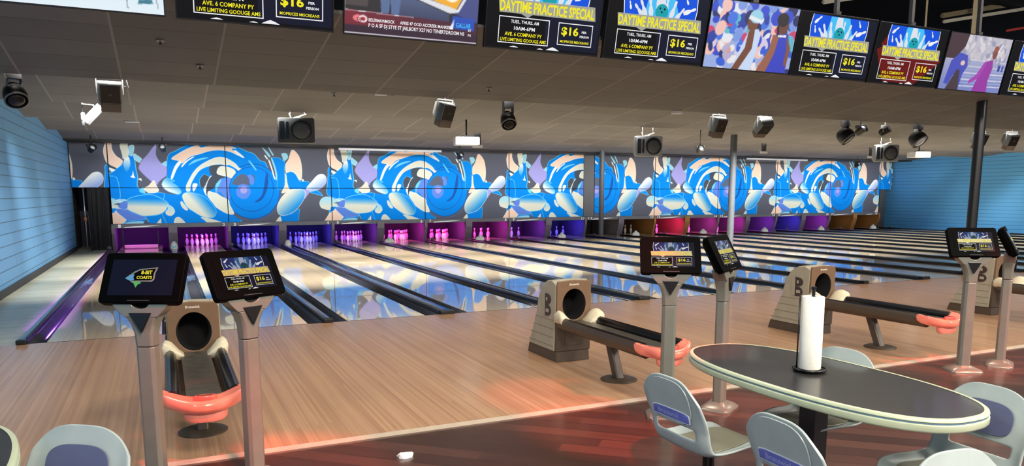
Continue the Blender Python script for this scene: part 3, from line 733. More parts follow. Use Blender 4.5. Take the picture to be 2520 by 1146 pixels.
def picture(kind):
    w, h = 150, 85
    c = Canvas(w, h, 0, 16, 0, 9, (30, 30, 40), 2); rnd = random.Random(kind)
    if kind == 'party':
        c.fill([(0, 0), (16, 0), (16, 9), (0, 9)], (190, 222, 240), ((225, 238, 246), (0, 8), (0, 0)))
        for x, y, r, q in [(11.4, 3.1, .8, (40, 60, 210)), (12.6, 2.4, .8, (150, 200, 60)), (13.4, 3.6, .7, (60, 150, 230)), (14.2, 3.2, .8, (225, 50, 50)), (15.3, 2.6, .8, (160, 190, 50)),
                           (10.6, 4.2, .8, (240, 150, 60)), (12.2, 4.6, .9, (220, 80, 160)), (14.8, 4.8, .9, (250, 210, 70)), (2, 5, .9, (225, 60, 60)), (3.4, 6, .9, (70, 140, 230))]:
            c.ell(x, y, r*.85, r, q); c.stroke([(x, y-r), (x+.1, y-r-1.2)], (90, 90, 110), .06)
        c.fill([(13.6, .9), (15, 1.0), (14.9, 1.4), (13.7, 1.3)], (50, 120, 140))
        for k in range(9): c.fill([(1+k*.9, 3.2), (1.5+k*.9, 3.2), (1.5+k*.9, 4.6), (1+k*.9, 4.6)], (120, 150, 190))
    elif kind == 'news':
        c.fill([(0, 0), (16, 0), (16, 9), (0, 9)], (26, 24, 30))
        c.fill([(0, 3), (2.6, 3), (3.4, 9), (0, 9)], (70, 60, 60)); c.fill([(3.0, 4.6), (3.9, 4.5), (3.9, 9), (3.0, 9)], (30, 50, 150))
        c.fill([(0, 2.6), (.5, 2.6), (.7, 2.0), (.2, 1.9), (0.05, 2.2), (0, 9)], (226, 214, 190))
        c.fill([(6.5, 5.0), (16, 2.4), (16, 9), (6.5, 9)], (60, 70, 130)); c.fill([(6.2, 4.9), (12.4, 3.1), (12.4, 1.4), (6.2, 1.4)], (70, 84, 120), ((40, 48, 80), (0, 4), (0, 1.5)))
        c.fill([(6.2, 5.0), (12.4, 3.2), (13.5, 3.4), (15.6, 7), (15.2, 7), (13.3, 3.7), (6.2, 5.3)], (220, 222, 228))
        c.fill([(6.8, 5.4), (10.4, 4.4), (10.4, 9), (6.8, 9)], (186, 168, 110)); c.ell(9, 7, 1.2, 1.2, (226, 206, 130))
        c.fill([(10.4, 4.4), (13.2, 3.7), (15, 7), (15, 9), (10.4, 9)], (238, 170, 40)); c.ell(12.3, 6.4, 1.4, 2, (250, 240, 214), .3); c.fill([(11.6, 9), (13.2, 9), (12.6, 5.6)], (40, 150, 190))
        c.fill([(3.9, 4.5), (4.3, 7.6), (5.0, 8.2), (6.0, 8.2), (6.6, 7.5), (6.6, 4.3)], (96, 122, 168)); c.fill([(4.0, 4.6), (4.2, 2.2), (5.05, 2.2), (5.2, 4), (5.4, 2.2), (6.2, 2.2), (6.5, 4.6)], (82, 106, 150))
        c.fill([(5.0, 8.2), (5.5, 6.0), (5.9, 8.2)], (236, 236, 240)); c.fill([(5.3, 7.8), (5.5, 5.8), (5.7, 7.8)], (160, 40, 50)); c.ell(5.5, 5.5, .75, .45, (206, 160, 130)); c.ell(5.5, 8.7, .55, .8, (206, 160, 130))
        c.fill([(0, .9), (16, .9), (16, 2.2), (0, 2.6)], (120, 20, 40), ((60, 16, 40), (0, 0), (14, 0)))
        c.fill([(0, 0), (16, 0), (16, 1.0), (0, 1.0)], (40, 14, 40)); c.fill([(0, .12), (16, .12), (16, .2), (0, .2)], (210, 200, 210)); c.fill([(0, 2.5), (8, 2.3), (8, 2.36), (0, 2.58)], (220, 210, 214))
        c.ell(1.5, 1.75, .55, .35, (230, 120, 130)); c.ell(2.1, 1.7, .5, .4, (236, 220, 226)); c.ell(2.1, 1.7, .3, .2, (200, 60, 70)); c.fill([(12.6, 1.6), (15.6, 1.5), (15.6, 2.8), (12.8, 3.0)], (20, 70, 180)); c.fill([(12.4, 1.5), (12.9, 1.5), (13.0, 2.6)], (235, 240, 250))
    elif kind == 'game':
        c.fill([(0, 0), (16, 0), (16, 9), (0, 9)], (150, 170, 220))
        cols = [(40, 70, 200), (226, 226, 236), (60, 110, 220), (200, 60, 110), (120, 150, 220), (24, 34, 90), (90, 180, 200), (236, 190, 180), (30, 60, 160), (210, 200, 220)]
        for k in range(120):
            x, y = rnd.uniform(0, 16), rnd.uniform(2.4 if 3 < 5 else 0, 9); q = rnd.choice(cols); c.ell(x, y, rnd.uniform(.4, 1.2), rnd.uniform(.4, 1.0), q, rnd.uniform(0, 3))
        for k in range(40): c.ell(rnd.uniform(0, 16), rnd.uniform(0.2, 3), rnd.uniform(.4, .9), rnd.uniform(.3, .6), rnd.choice([(40, 90, 210), (230, 226, 230), (214, 150, 130), (180, 170, 200), (24, 40, 110)]), rnd.uniform(0, 3))
        sk = (112, 66, 44)
        c.fill([(5.0, 0), (8.6, 0), (9.1, 2.6), (9.4, 5.0), (8.8, 5.7), (7.2, 5.5), (6.4, 3.6)], (196, 212, 240)); c.fill([(5.0, 0), (6.9, 3.0), (7.1, 5.3), (8.2, 5.4), (8.2, 3.0), (6.3, 0)], sk)
        c.ell(7.6, 6.4, .95, 1.15, sk); c.ell(8.1, 7.3, 1.2, .9, (150, 206, 226)); c.fill([(6.7, 6.9), (9.2, 6.4), (9.2, 6.9), (6.9, 7.4)], (226, 232, 240))
        c.fill([(10.8, 0), (15.2, 0), (15.3, 3.4), (14.5, 5.5), (12.3, 5.4), (11.6, 3)], (46, 60, 188)); c.fill([(9.6, 0), (11.4, 3.2), (11.7, 5.2), (12.9, 5.2), (12.5, 2.6), (11.4, 0)], (150, 92, 68)); c.fill([(14.3, 5.3), (15.4, 3.6), (15.2, 1), (14.6, 1.2), (14.7, 3.2)], (128, 76, 54))
        c.ell(13.4, 6.5, .9, 1.2, (104, 60, 42)); c.ell(13.1, 7.3, 1.1, .95, (30, 22, 22)); c.fill([(12.4, 6.8), (13.0, 4.8), (12.5, 4.9), (12.1, 6.2)], (30, 22, 22)); c.fill([(12.6, 5.2), (14.2, 5.3), (14.2, 5.0), (12.6, 4.9)], (230, 230, 236))
    else:
        c.fill([(0, 0), (16, 0), (16, 9), (0, 9)], (186, 182, 196), ((120, 130, 190), (0, 7), (0, 1)))
        for k in range(9): c.fill([(3, .6+k*.55), (16, .9+k*.5), (16, 1.1+k*.5), (3, .8+k*.55)], (150, 164, 206) if k % 2 else (206, 208, 222))
        for k in range(60): c.ell(rnd.uniform(4, 15), rnd.uniform(4.6, 8.8), rnd.uniform(.25, .7), rnd.uniform(.25, .7), rnd.choice([(210, 206, 210), (176, 170, 186), (150, 150, 176), (196, 190, 196)]), rnd.uniform(0, 3))
        c.fill([(0, 5), (0, 9), (4.6, 9), (4.2, 7), (2.4, 5)], (60, 34, 40))
        c.fill([(1.0, 1), (1.6, 4.6), (3.4, 6), (5.4, 5.7), (6.0, 4), (5.2, 2.6), (5.0, .4), (3.4, .4), (3.0, 2.5), (2, .8)], (62, 72, 180)); c.ell(4.6, 4.4, .55, .4, (226, 190, 180)); c.fill([(1.7, 0), (3.6, 3.4), (4.3, 3.2), (5.0, 0)], (60, 44, 50))
        c.fill([(8.6, 0), (9.4, 2.6), (10.4, 5.0), (12.2, 5.4), (12.6, 4), (12.2, 2), (12.6, 0)], (146, 44, 156)); c.fill([(7.4, 1.2), (9.6, 2.2), (10.8, 4.8), (10.2, 5), (8.8, 2.8), (7.2, 1.7)], (160, 60, 170)); c.ell(12.3, 6.4, .62, .95, (126, 70, 56)); c.ell(12.4, 7.2, .6, .5, (150, 80, 60)); c.fill([(12.9, 6.8), (13.6, 8), (13.9, 7.9), (13.1, 6.2)], (230, 226, 230))
        c.fill([(14, 3.6), (14.6, 3.6), (14.6, 4.6), (14, 4.6)], (40, 60, 150)); c.fill([(15, 3.6), (15.5, 3.6), (15.5, 4.6), (15, 4.6)], (60, 80, 170))
    return c.out()

# ------------------------------------------------------------------ row of overhead screens
EDGE = [1.667, 3.43, 5.19, 6.93, 8.64, 10.29, 11.96, 13.68, 15.38]
TVX = [EDGE[0]-0.87] + [(a+b)/2 for a, b in zip(EDGE[:-1], EDGE[1:])] + [EDGE[-1]+0.86]
SHOW = ['party', 'ad', 'news', 'ad', 'ad', 'game', 'ad', 'redad', 'fans', 'ad']
TVLAB = ['overhead screen at the left end with balloons on pale blue',
         'overhead advert screen between the balloon screen and the news screen',
         'overhead screen showing a news presenter in a blue suit',
         'overhead advert screen just right of the news screen',
         'overhead advert screen just left of the two athletes screen',
         'overhead screen showing two athletes in front of a crowd',
         'overhead advert screen just right of the two athletes screen',
         'overhead advert screen with dark red splashes on black',
         'overhead screen showing a person in purple beside seats',
         'overhead advert screen at the far right end of the row']
TILT = Matrix.Rotation(R(12), 4, 'X')
M_TVB = mat('tv_frame', (10, 10, 11), 0.25)
for i, x in enumerate(TVX):
    t = thing('overhead_tv', TVLAB[i], 'screen', (x, -1.1, 3.545-0.004*x+0.005), 0, 'row of overhead screens')
    W, H = 1.65, 0.95
    MB(TILT).box(-W/2, W/2, -0.015, 0.045, 0, H).build('housing', M_TVB, t, bevel=0.006)
    w, h = 1.63, 0.915
    F = lambda u, v, lay=0: ((u-.5)*w, -0.0165-0.0012*lay, 0.02 + h*(1-v))
    mb = MB(TILT)
    if SHOW[i] in ('ad', 'redad'):
        ad(mb, F, w/h, SHOW[i] == 'redad'); mb.build('screen', screen_mats('tv'), t)
    else:
        me = colour_grid('screen', picture(SHOW[i]), lambda u, v: tuple(TILT @ Vector(F(u, 1-v))), attr_mat('tv_picture', 1.0, 0.25))
        o = bpy.data.objects.new('screen', me); COL.objects.link(o); o.parent = t
        if SHOW[i] == 'news':
            for nm, rows in (('headline', (('BELERMAWMOCK', .17, .80, .36, .84, 2),)), ('headline', (('APRIS 47 OOD ACCREER MANKERS', .40, .80, .80, .84, 2),)),
                             ('ticker', (('P O A SF DJ STYE ST JAILBORY X27 NO TENERTDROOM NS', .17, .86, .9, .92, 2),)), ('channel_logo', (('OJN', .085, .80, .14, .85, 8),)),
                             ('corner_logo', (('GALLAR', .83, .75, .95, .81, 5),)), ('corner_text', (('BT', .93, .82, .955, .85, 2),)), ('corner_text', (('PS', .93, .88, .955, .91, 2),))):
                mb = MB(TILT)
                for s, u0, v0, u1, v1, q in rows: put_text(mb, s, F, u0, v0, u1, v1, q, .02, 1)
                mb.build(nm, screen_mats('tv'), o)
    # bracket behind, screwed to the ceiling edge
    MB(TILT).box(-0.05, 0.05, 0.045, 0.085, 0.3, 1.0).build('mount', M_DGREY, t)
    MB().box(-0.03, 0.03, -0.14, -0.08, 0.93, 3.05).build('hanger_rod', M_DGREY, t)

# ------------------------------------------------------------------ scoring consoles
M_CON_G = mat('console_grey', (128, 129, 118), 0.3, 0.35)
M_HOUS = mat('console_black', (3, 3, 3), 0.5)
M_HOUS.node_tree.nodes['Principled BSDF'].inputs['Specular IOR Level'].default_value = 0.03
M_CON_D = mat('console_dark', (66, 64, 62), 0.35, 0.3)
def rrect(w, h, r, n=5):
    out = []
    for cx, cy, a0 in ((w/2-r, h/2-r, 0), (-w/2+r, h/2-r, 90), (-w/2+r, -h/2+r, 180), (w/2-r, -h/2+r, 270)):
        for i in range(n+1):
            a = R(a0+90*i/n); out.append((cx+r*math.cos(a), cy+r*math.sin(a)))
    return out
def octo(w, d, c): return [(w-c, -d), (w, -d+c), (w, d-c), (w-c, d), (-w+c, d), (-w, d-c), (-w, -d+c), (-w+c, -d)]
def console(x, yaw, label, kind):
    t = thing('scoring_console', label, 'console', (x, -5.44, 0), R(yaw), 'scoring consoles at the approach')
    # foot
    MB().loft([[(a, b, 0) for a, b in octo(.15, .12, .03)], [(a, b, .012) for a, b in octo(.15, .12, .03)], [(a, b, .03) for a, b in octo(.135, .105, .03)],
               [(a, b, .06) for a, b in octo(.062, .055, .02)]]).build('base', M_CON_G, t, smooth='auto')
    MB().loft([[(a, b, .05) for a, b in octo(.052, .045, .018)], [(a, b, .868) for a, b in octo(.052, .045, .018)]]).build('post', M_CON_G, t, bevel=0.003)
    # Y-shaped head
    rings = []
    for z, w, d, y in ((.872, .052, .045, 0), (.95, .056, .047, 0), (1.0, .07, .05, 0.0), (1.04, .093, .052, -0.005)):
        rings.append([(a, b+y, z) for a, b in octo(w, d, .016)])
    mb = MB(); mb.loft(rings)
    notch = [(.052*math.cos(q), 1.128-.042*math.sin(q)) for q in np.linspace(0, math.pi, 11)]
    mb.prism([(-.093, 1.04), (.093, 1.04), (.122, 1.07), (.148, 1.10), (.156, 1.128)] + notch + [(-.156, 1.128), (-.148, 1.10), (-.122, 1.07)], 'y', -.058, .046)
    mb.build('head', M_CON_G, t, smooth='auto', angle=30, bevel=.004)
    MB().prism([(-.062, 1.065), (.062, 1.065), (0.0, .955)], 'y', -0.0665, -0.04).build('head_inset', M_BLACK, t, bevel=0.003)
    T = Matrix.Translation((0, -0.075, 1.122)) @ Matrix.Rotation(R(-28), 4, 'X')
    mb = MB(T); rr = rrect(.45, .30, .025)
    mb.loft([[(a, .0, b+.15) for a, b in rr], [(a*1.0, .045, b+.15) for a, b in rr], [(a*.86, .075, b*.8+.15) for a, b in rr]])
    mb.build('housing', M_HOUS, t, smooth='auto', bevel=0.004)
    MB(T).lathe([(0.001, 0.05), (.05, .05), (.05, .1), (.001, .1)], 20, o=(0, 0, 0.005), axis='y').build('swivel', M_BLACK, t, smooth='auto')
    MB(T).box(-.06, .06, -.006, 0.001, .012, .016).build('brand_bar', M_DGREY, t)
    w, h = .36, .212
    F = lambda u, v, lay=0: ((u-.5)*w, -0.0015-0.0004*lay, 0.045+h*(1-v))
    mb = MB(T)
    if kind == 'logo':
        q = lambda pts, m, lay: mb.poly([F(u, v, lay) for u, v in pts], m)
        q([(0, 0), (0, 1), (1, 1), (1, 0)], 9, 0)
        q([(.25, .5), (.36, .34), (.44, .27), (.72, .22), (.69, .38), (.69, .56), (.66, .62), (.46, .62), (.36, .66), (.3, .58)], 3, 1)
        q([(.29, .5), (.38, .37), (.45, .30), (.69, .255), (.665, .38), (.665, .55), (.64, .585), (.44, .59), (.34, .6)], 0, 2)
        q([(.23, .53), (.31, .44), (.37, .42), (.36, .5), (.38, .58), (.32, .6)], 10, 3)
        q([(.36, .62), (.46, .62), (.5, .66), (.45, .7), (.42, .79), (.39, .7)], 11, 3)
        put_text(mb, '8-BIT', F, .47, .31, .64, .42, 1, .04, 4); put_text(mb, 'COASTS', F, .41, .46, .65, .55, 1, .04, 4)
    else:
        ad(mb, F, w/h)
    mb.build('screen', screen_mats('console'), t)
    return t
console(1.36, -26, 'scoring console with a logo screen left of the nearest ball return', 'logo')
console(1.895, 27, 'scoring console with advert screen right of the nearest ball return', 'ad')
console(4.93, -30, 'scoring console with its advert screen square to the viewer behind the white chair', 'ad')
console(5.45, 30, 'scoring console with screen turned sharply away in front of the middle grey column', 'ad')
console(8.45, -30, 'scoring console with advert screen in front of the black column', 'ad')
console(9.02, 30, 'scoring console seen edge-on beside the far right ball return', 'ad')

# ------------------------------------------------------------------ ball returns
M_HOOD = mat('return_beige', (154, 148, 130), 0.42)
M_FACE = mat('return_brown', (122, 96, 72), 0.38, 0.25)
M_LOW = mat('return_dark', (78, 66, 54), 0.4, 0.15)
M_CREAM = mat('shoulder_cream', (206, 196, 168), 0.35)
M_RED = mat('bumper_red', (255, 138, 116), 0.22, coat=0.5, sub=0.2)
M_BELT = mat('ball_bed', (72, 69, 63), 0.35, var=0.25, scale=14)
def ball_return(x, label):
    t = thing('ball_return', label, 'ball return', (x, 0, 0), 0, 'ball returns on the approach')
    hw = 0.205
    # outer shell: side outline (y, z)
    prof = [(-3.40, .11), (-3.43, .5), (-3.44, .80), (-3.36, .835), (-3.25, .825), (-3.15, .77), (-3.07, .66), (-3.03, .54), (-3.0, .43),
            (-2.985, .43), (-2.96, .34), (-2.945, .34), (-2.915, .25), (-2.90, .25), (-2.87, .16), (-2.855, .16), (-2.84, .11)]
    mb = MB(); deep = [(-3.12, .11), (-3.12, .5), (-3.12, .775)]
    def part(xs, pf): mb.loft([[(xx, y, z + (s if z > .7 else 0)) for y, z in pf] for xx, s in xs])
    part(((-hw, 0.0), (-hw+.03, .006), (-.135, .008)), prof)
    part(((-.135, .008), (0, .012), (.135, .008)), [(-3.43, .765), (-3.44, .80)] + prof[3:] + deep)
    part(((.135, .008), (hw-.03, .006), (hw, 0.0)), prof)
    mb.build('hood', M_HOOD, t, bevel=0.006)
    MB().prism([(-3.45, 0.0), (-3.44, .112), (-2.82, .112), (-2.78, 0.0)], 'x', -hw+.012, hw-.012).build('plinth', M_LOW, t, bevel=0.006)
    # front plate with the round mouth
    n = 48; out, inn, deep = [], [], []
    for i in range(n):
        a = 2*math.pi*i/n; c, s = math.cos(a), math.sin(a)
        cx, cz = 0.0, .595
        k = 1e9
        if abs(c) > 1e-6: k = min(k, (hw-.008)/abs(c))
        if s > 1e-6: k = min(k, (.845-cz - .02*(abs(c)))/s)
        if s < -1e-6: k = min(k, (cz-.425)/-s)
        out.append((cx+k*c, cz+k*s)); inn.append((cx+.135*c, cz+.16*s))
    mb = MB(); yf = -3.463
    mb.loft([[(a, yf+.025, b) for a, b in out], [(a, yf, b) for a, b in out], [(a, yf, b) for a, b in inn], [(a, yf+.03, b) for a, b in inn]], cap0=False, cap1=False)
    mb.build('face_plate', M_FACE, t, bevel=0.003)
    MB().loft([[(a*1.0, yf+.004, b) for a, b in [(p[0]*1.0, p[1]) for p in inn]], [(a*.9, yf+.022, b) for a, b in inn], [(a*.88, yf+.25, b) for a, b in inn]], cap0=False, cap1=True).build('mouth', mat('mouth_black', (3, 3, 3), 0.9), t, smooth='auto')  # the tunnel's inner darkness is put into its near-black colour
    mb = MB(); F = lambda u, v, lay: (u, yf-.0008*lay, v); put_text(mb, 'Brunswick', F, -.055, .812, .055, .79, 0, .02)
    mb.build('brand_print', mat('letter_pale', (226, 214, 196), 0.4), t)
    MB().prism([(-hw+.006, .112), (-hw+.006, .424), (hw-.006, .424), (hw-.006, .112)], 'y', -3.455, -3.42).build('lower_front', M_LOW, t, bevel=0.008)
    MB().box(-.1, .1, -3.4605, -3.45, .17, .40).build('access_panel', M_LOW, t, bevel=0.004)
    # emblem on the side
    for sx in (-1,):
        X = sx*hw
        E = lambda y, z: (y, z)
        mb = MB()
        def D(z0, z1, hole):
            o_ = [(-3.23, z0), (-3.23, z1)] + [(-3.27-.075*math.sin(math.pi*q/10), (z0+z1)/2+(z1-z0)/2*math.cos(math.pi*q/10)) for q in range(11)]
            mb.prism(o_, 'x', X, X+sx*.012, 0)
            y0, y1 = hole; zc = (z0+z1)/2
            mb.prism([(y0, zc-.018), (y0, zc+.018), (y1, zc+.018), (y1, zc-.018)], 'x', X+sx*.0105, X+sx*.0128, 1)
        D(.585, .695, (-3.255, -3.285)); D(.465, .578, (-3.25, -3.315))
        mb.prism([(-3.225, .465), (-3.225, .70), (-3.165, .70), (-3.165, .465)], 'x', X, X+sx*.008, 1)
        mb.build('emblem', [mat('emblem_dark', (58, 44, 42), 0.35), M_HOOD], t, bevel=0.003)
        mb = MB()
        for z in (.43, .34, .25, .16):
            yb = -3.0+.16*(.43-z)/.27
            mb.box(X-.002, X+.002, -3.395, yb, z-.003, z+.003)
        mb.build('siding_groove', mat('groove', (120, 110, 92), 0.6), t)
    # bed, rails, shoulders
    y0, y1 = -3.46, -4.97
    MB().prism([(-.112, .40), (-.107, .428), (.107, .428), (.112, .40), (.09, .385), (-.09, .385)], 'y', y1, y0+.2).build('ball_bed', M_BELT, t)
    for sx in (-1, 1):
        ya = y0-.16 if sx < 0 else y0-.2
        w0 = [(sx*.13, .36), (sx*.145, .44), (sx*.165, .475), (sx*.19, .487), (sx*.215, .47), (sx*.22, .42), (sx*.2, .37), (sx*.15, .345)]
        MB().prism(w0[1:5]+[(sx*.18, .455), (sx*.15, .41)], 'y', y1, ya).build('rail', M_BLACK, t, smooth='auto')
        MB().prism([(sx*.174, .452), (sx*.212, .476), (sx*.228, .45), (sx*.228, .40), (sx*.21, .37), (sx*.17, .345), (sx*.125, .355), (sx*.13, .39)], 'y', y1, y0-.05).build('side_skin', M_LOW, t, smooth='auto')
        rings = []
        for k in range(7):
            f = k/6.0; y = y0+.005-(.17 if sx < 0 else .2)*f
            lift = .03*math.sin(math.pi*f)
            rings.append([(sx*.085, y, .43), (sx*.12, y, .455+lift*.4), (sx*(.165+.02*f), y, .505+lift), (sx*(.205+.022*f), y, .525+lift), (sx*(.235+.012*f), y, .50+lift), (sx*.238, y, .43), (sx*.17, y, .40), (sx*.09, y, .40)])
        MB().loft(rings).build('shoulder', M_CREAM, t, smooth=True, bevel=0)
    # red front bumper
    def bump(a):                                          # centre line, a = -1..1
        return a*.255, -5.08+.13*abs(a)**2.2, .40+.05*abs(a)**2
    rings = []
    for k in range(25):
        a = -1+2*k/24.0; cx, cy, cz = bump(a); s = 1.0 if abs(a) < .93 else 0.8
        w = .080+.015*(1-abs(a)); hh = .06
        rings.append([(cx, cy-w*s, cz-.01), (cx, cy-w*.95*s, cz+.026*s), (cx, cy-w*.6, cz+.040*s), (cx, cy-w*.3, cz+.030*s), (cx, cy+w*.6*s, cz+.052*s), (cx, cy+w*s, cz+.02), (cx, cy+w*.8*s, cz-.04*s), (cx, cy, cz-.06*s), (cx, cy-w*.75*s, cz-.05*s)])
    MB().loft(rings).build('bumper', M_RED, t, smooth='auto', angle=60, subd=1)
    MB().loft([[(.135*math.cos(q)*f, -5.07+.06*math.sin(q)*f, z) for q in np.linspace(0, 2*math.pi, 24, endpoint=False)] for f, z in ((1, .36), (.95, .315), (.8, .295))]).build('drip_bowl', mat('bowl_pink', (236, 140, 122), 0.3), t, smooth='auto')
    MB().loft([[(.07*math.cos(q)*f, -5.095+.035*math.sin(q)*f, z) for q in np.linspace(0, 2*math.pi, 24, endpoint=False)] for f, z in ((1, .43), (1, .458), (.9, .465))]).build('reset_button', mat('button_red', (206, 92, 76), 0.3), t, smooth='auto')
    mb = MB(); F = lambda u, v, lay: (u, -5.095+v, .4658); put_text(mb, 'Brunswick', F, -.045, .014, .045, -.006, 0, .03)
    mb.build('button_print', M_BLACKM, t)
    # slanting leg and disc
    rings = [[(a, y+b, z) for a, b in octo(.04, .05, .012)] for y, z in ((-4.15, .36), (-4.30, .02))]
    MB().loft(rings).build('leg', M_LOW, t, bevel=0.003)
    MB().lathe([(.17, 0), (.17, .008), (.15, .016), (.06, .02)], 32, o=(0, -4.31, 0)).build('foot', M_LOW, t, smooth='auto')
    return t
ball_return(1.65, 'nearest ball return with brown face and red bumper between two consoles')
ball_return(5.23, 'beige ball return with red bumper left of the black oval table')
ball_return(8.70, 'beige ball return with red bumper behind the paper towel roll')
ball_return(12.2, 'beige ball return partly hidden behind the far right consoles')
# ------------------------------------------------------------------ tables
M_TOP = mat('table_laminate', (44, 44, 44), 0.32, var=0.1, scale=30, coat=0.25)
M_EDGE = mat('table_edge', (190, 200, 170), 0.3)
M_GROOVE = mat('edge_groove', (96, 124, 146), 0.4)
def oval(ax, ay, e=2.5, n=72):
    out = []
    for i in range(n):
        a = 2*math.pi*i/n; c, s = math.cos(a), math.sin(a)
        out.append((ax*math.copysign(abs(c)**(2/e), c), ay*math.copysign(abs(s)**(2/e), s)))
    return out
def table(x, y, label):
    t = thing('oval_table', label, 'table', (x, y, 0))
    AX, AY = .397, .872
    def ring(d, z): return [(a, b, z) for a, b in oval(AX+d, AY+d)]
    MB().loft([ring(-.02, .738), ring(-.02, .7505)]).build('tabletop', M_TOP, t)
    MB().loft([ring(-.021, .752), ring(-.008, .7535), ring(.0, .748), ring(.002, .738), ring(-.004, .7335), ring(-.004, .7275), ring(.003, .722), ring(.003, .698), ring(-.004, .689), ring(-.03, .687)], cap0=False).build('edge_band', M_EDGE, t, smooth='auto', angle=50)
    MB().loft([ring(-.002, .7335), ring(-.002, .7275)], cap0=False, cap1=False).build('edge_stripe', M_GROOVE, t)
    MB().loft([[(a, b, .03) for a, b in octo(.055, .055, .008)], [(a, b, .69) for a, b in octo(.055, .055, .008)]]).build('pedestal', M_BLACK, t)
    MB().loft([[(a, b, 0) for a, b in oval(.26, .34, 3)], [(a, b, .015) for a, b in oval(.26, .34, 3)], [(a, b, .03) for a, b in oval(.1, .12, 3)]]).build('base', M_BLACK, t, smooth='auto')
    MB().box(-.2, .2, -.3, .3, .70, .737).build('bracket', M_BLACK, t)
    return t
table(4.61, -7.165, 'black oval table with pale grooved edge holding a paper towel roll')
table(0.55, -7.10, 'dark oval table cut off at the lower left corner')

# paper towel roll on its holder
TX, TY, TZ = 4.63, -7.10, 0.753
t = thing('towel_holder', 'black wire paper towel holder on the black oval table', 'towel holder', (TX, TY, TZ))
MB().lathe([(.001, 0.0), (.08, 0.0), (.084, .006), (.078, .012), (.001, .012)], 36).build('base', M_BLACK, t, smooth='auto')
mb = MB(); mb.tube([(.084*math.cos(q), .084*math.sin(q), .014) for q in np.linspace(0, 2*math.pi, 33)], .006, 8); mb.build('ring', M_BLACK, t, smooth=True)
MB().lathe([(.0085, .01), (.0085, .44), (.013, .445), (.013, .46), (.004, .465)], 14).build('rod', M_BLACK, t, smooth='auto')
MB().tube([(-.064, .03, .01), (-.064, .03, .41)], .004, 8).build('tension_arm', M_BLACK, t, smooth=True)
mb = MB()
mb.loft([[(r*math.cos(q), r*math.sin(q), z) for q in np.linspace(0, 2*math.pi, 40, endpoint=False)] for r, z in ((.019, .015), (.056, .015), (.058, .018), (.0585, .2), (.058, .407), (.056, .41), (.019, .41))], cap0=False, cap1=False)
mb.loft([[(r*math.cos(q), r*math.sin(q), z) for q in np.linspace(0, 2*math.pi, 24, endpoint=False)] for r, z in ((.019, .41), (.019, .015))], cap0=False, cap1=False)
o = mb.build('paper_towel_roll', mat('towel_paper', (238, 236, 224), 0.9, bump=0.4, scale=6), smooth='auto'); o.location = (TX, TY, TZ)
tag(o, 'white paper towel roll standing on the black holder', 'paper towel')

# ------------------------------------------------------------------ moulded swivel chairs
M_SHELL = mat('chair_shell', (164, 176, 174), 0.36)
M_PAD = mat('chair_pad', (84, 90, 122), 0.5)
M_LABEL = mat('chair_label', (98, 110, 190), 0.35)
# side profile of the shell (x forward, z up), seat front lip to top of back, with half width
SPINE = [(.225, .395, .165), (.222, .418, .175), (.17, .434, .205), (.06, .425, .222), (-.06, .415, .226), (-.15, .418, .226), (-.195, .44, .224), (-.218, .49, .222),
         (-.230, .545, .222), (-.242, .60, .226), (-.256, .66, .229), (-.270, .715, .227), (-.281, .760, .224), (-.289, .793, .221), (-.294, .815, .219)]
def spine(v):
    k = v*(len(SPINE)-1); i = min(int(k), len(SPINE)-2); f = k-i
    p = [np.array(SPINE[max(0, min(len(SPINE)-1, i+j))], float) for j in (-1, 0, 1, 2)]
    return 0.5*((2*p[1])+(-p[0]+p[2])*f+(2*p[0]-5*p[1]+4*p[2]-p[3])*f*f+(-p[0]+3*p[1]-3*p[2]+p[3])*f**3)
def shell(u, v, off=0.0):
    """off > 0 moves towards the sitter"""
    x, z, w = spine(v); a, b = spine(max(0, v-.01)), spine(min(1, v+.01))
    tx, tz = b[0]-a[0], b[1]-a[1]; L = math.hypot(tx, tz) or 1
    nx, nz = tz/L, -tx/L                       # normal towards the sitter
    if nx < 0 and v > .5: nx, nz = -nx, -nz
    if nz < 0 and v <= .35: nx, nz = -nx, -nz
    edge = max(0.0, abs(u)-.72)/.28
    curl = (.024*edge**2 + .012*abs(u)**2)*min(1.0, v/.22)
    if v > .93: pass
    d = curl + off
    if z > .545:                               # arched top of the back
        z = .545+(z-.545)*(.27-.125*abs(u)**3.4)/.27
    return Vector((x+nx*d, u*w, z+nz*d))
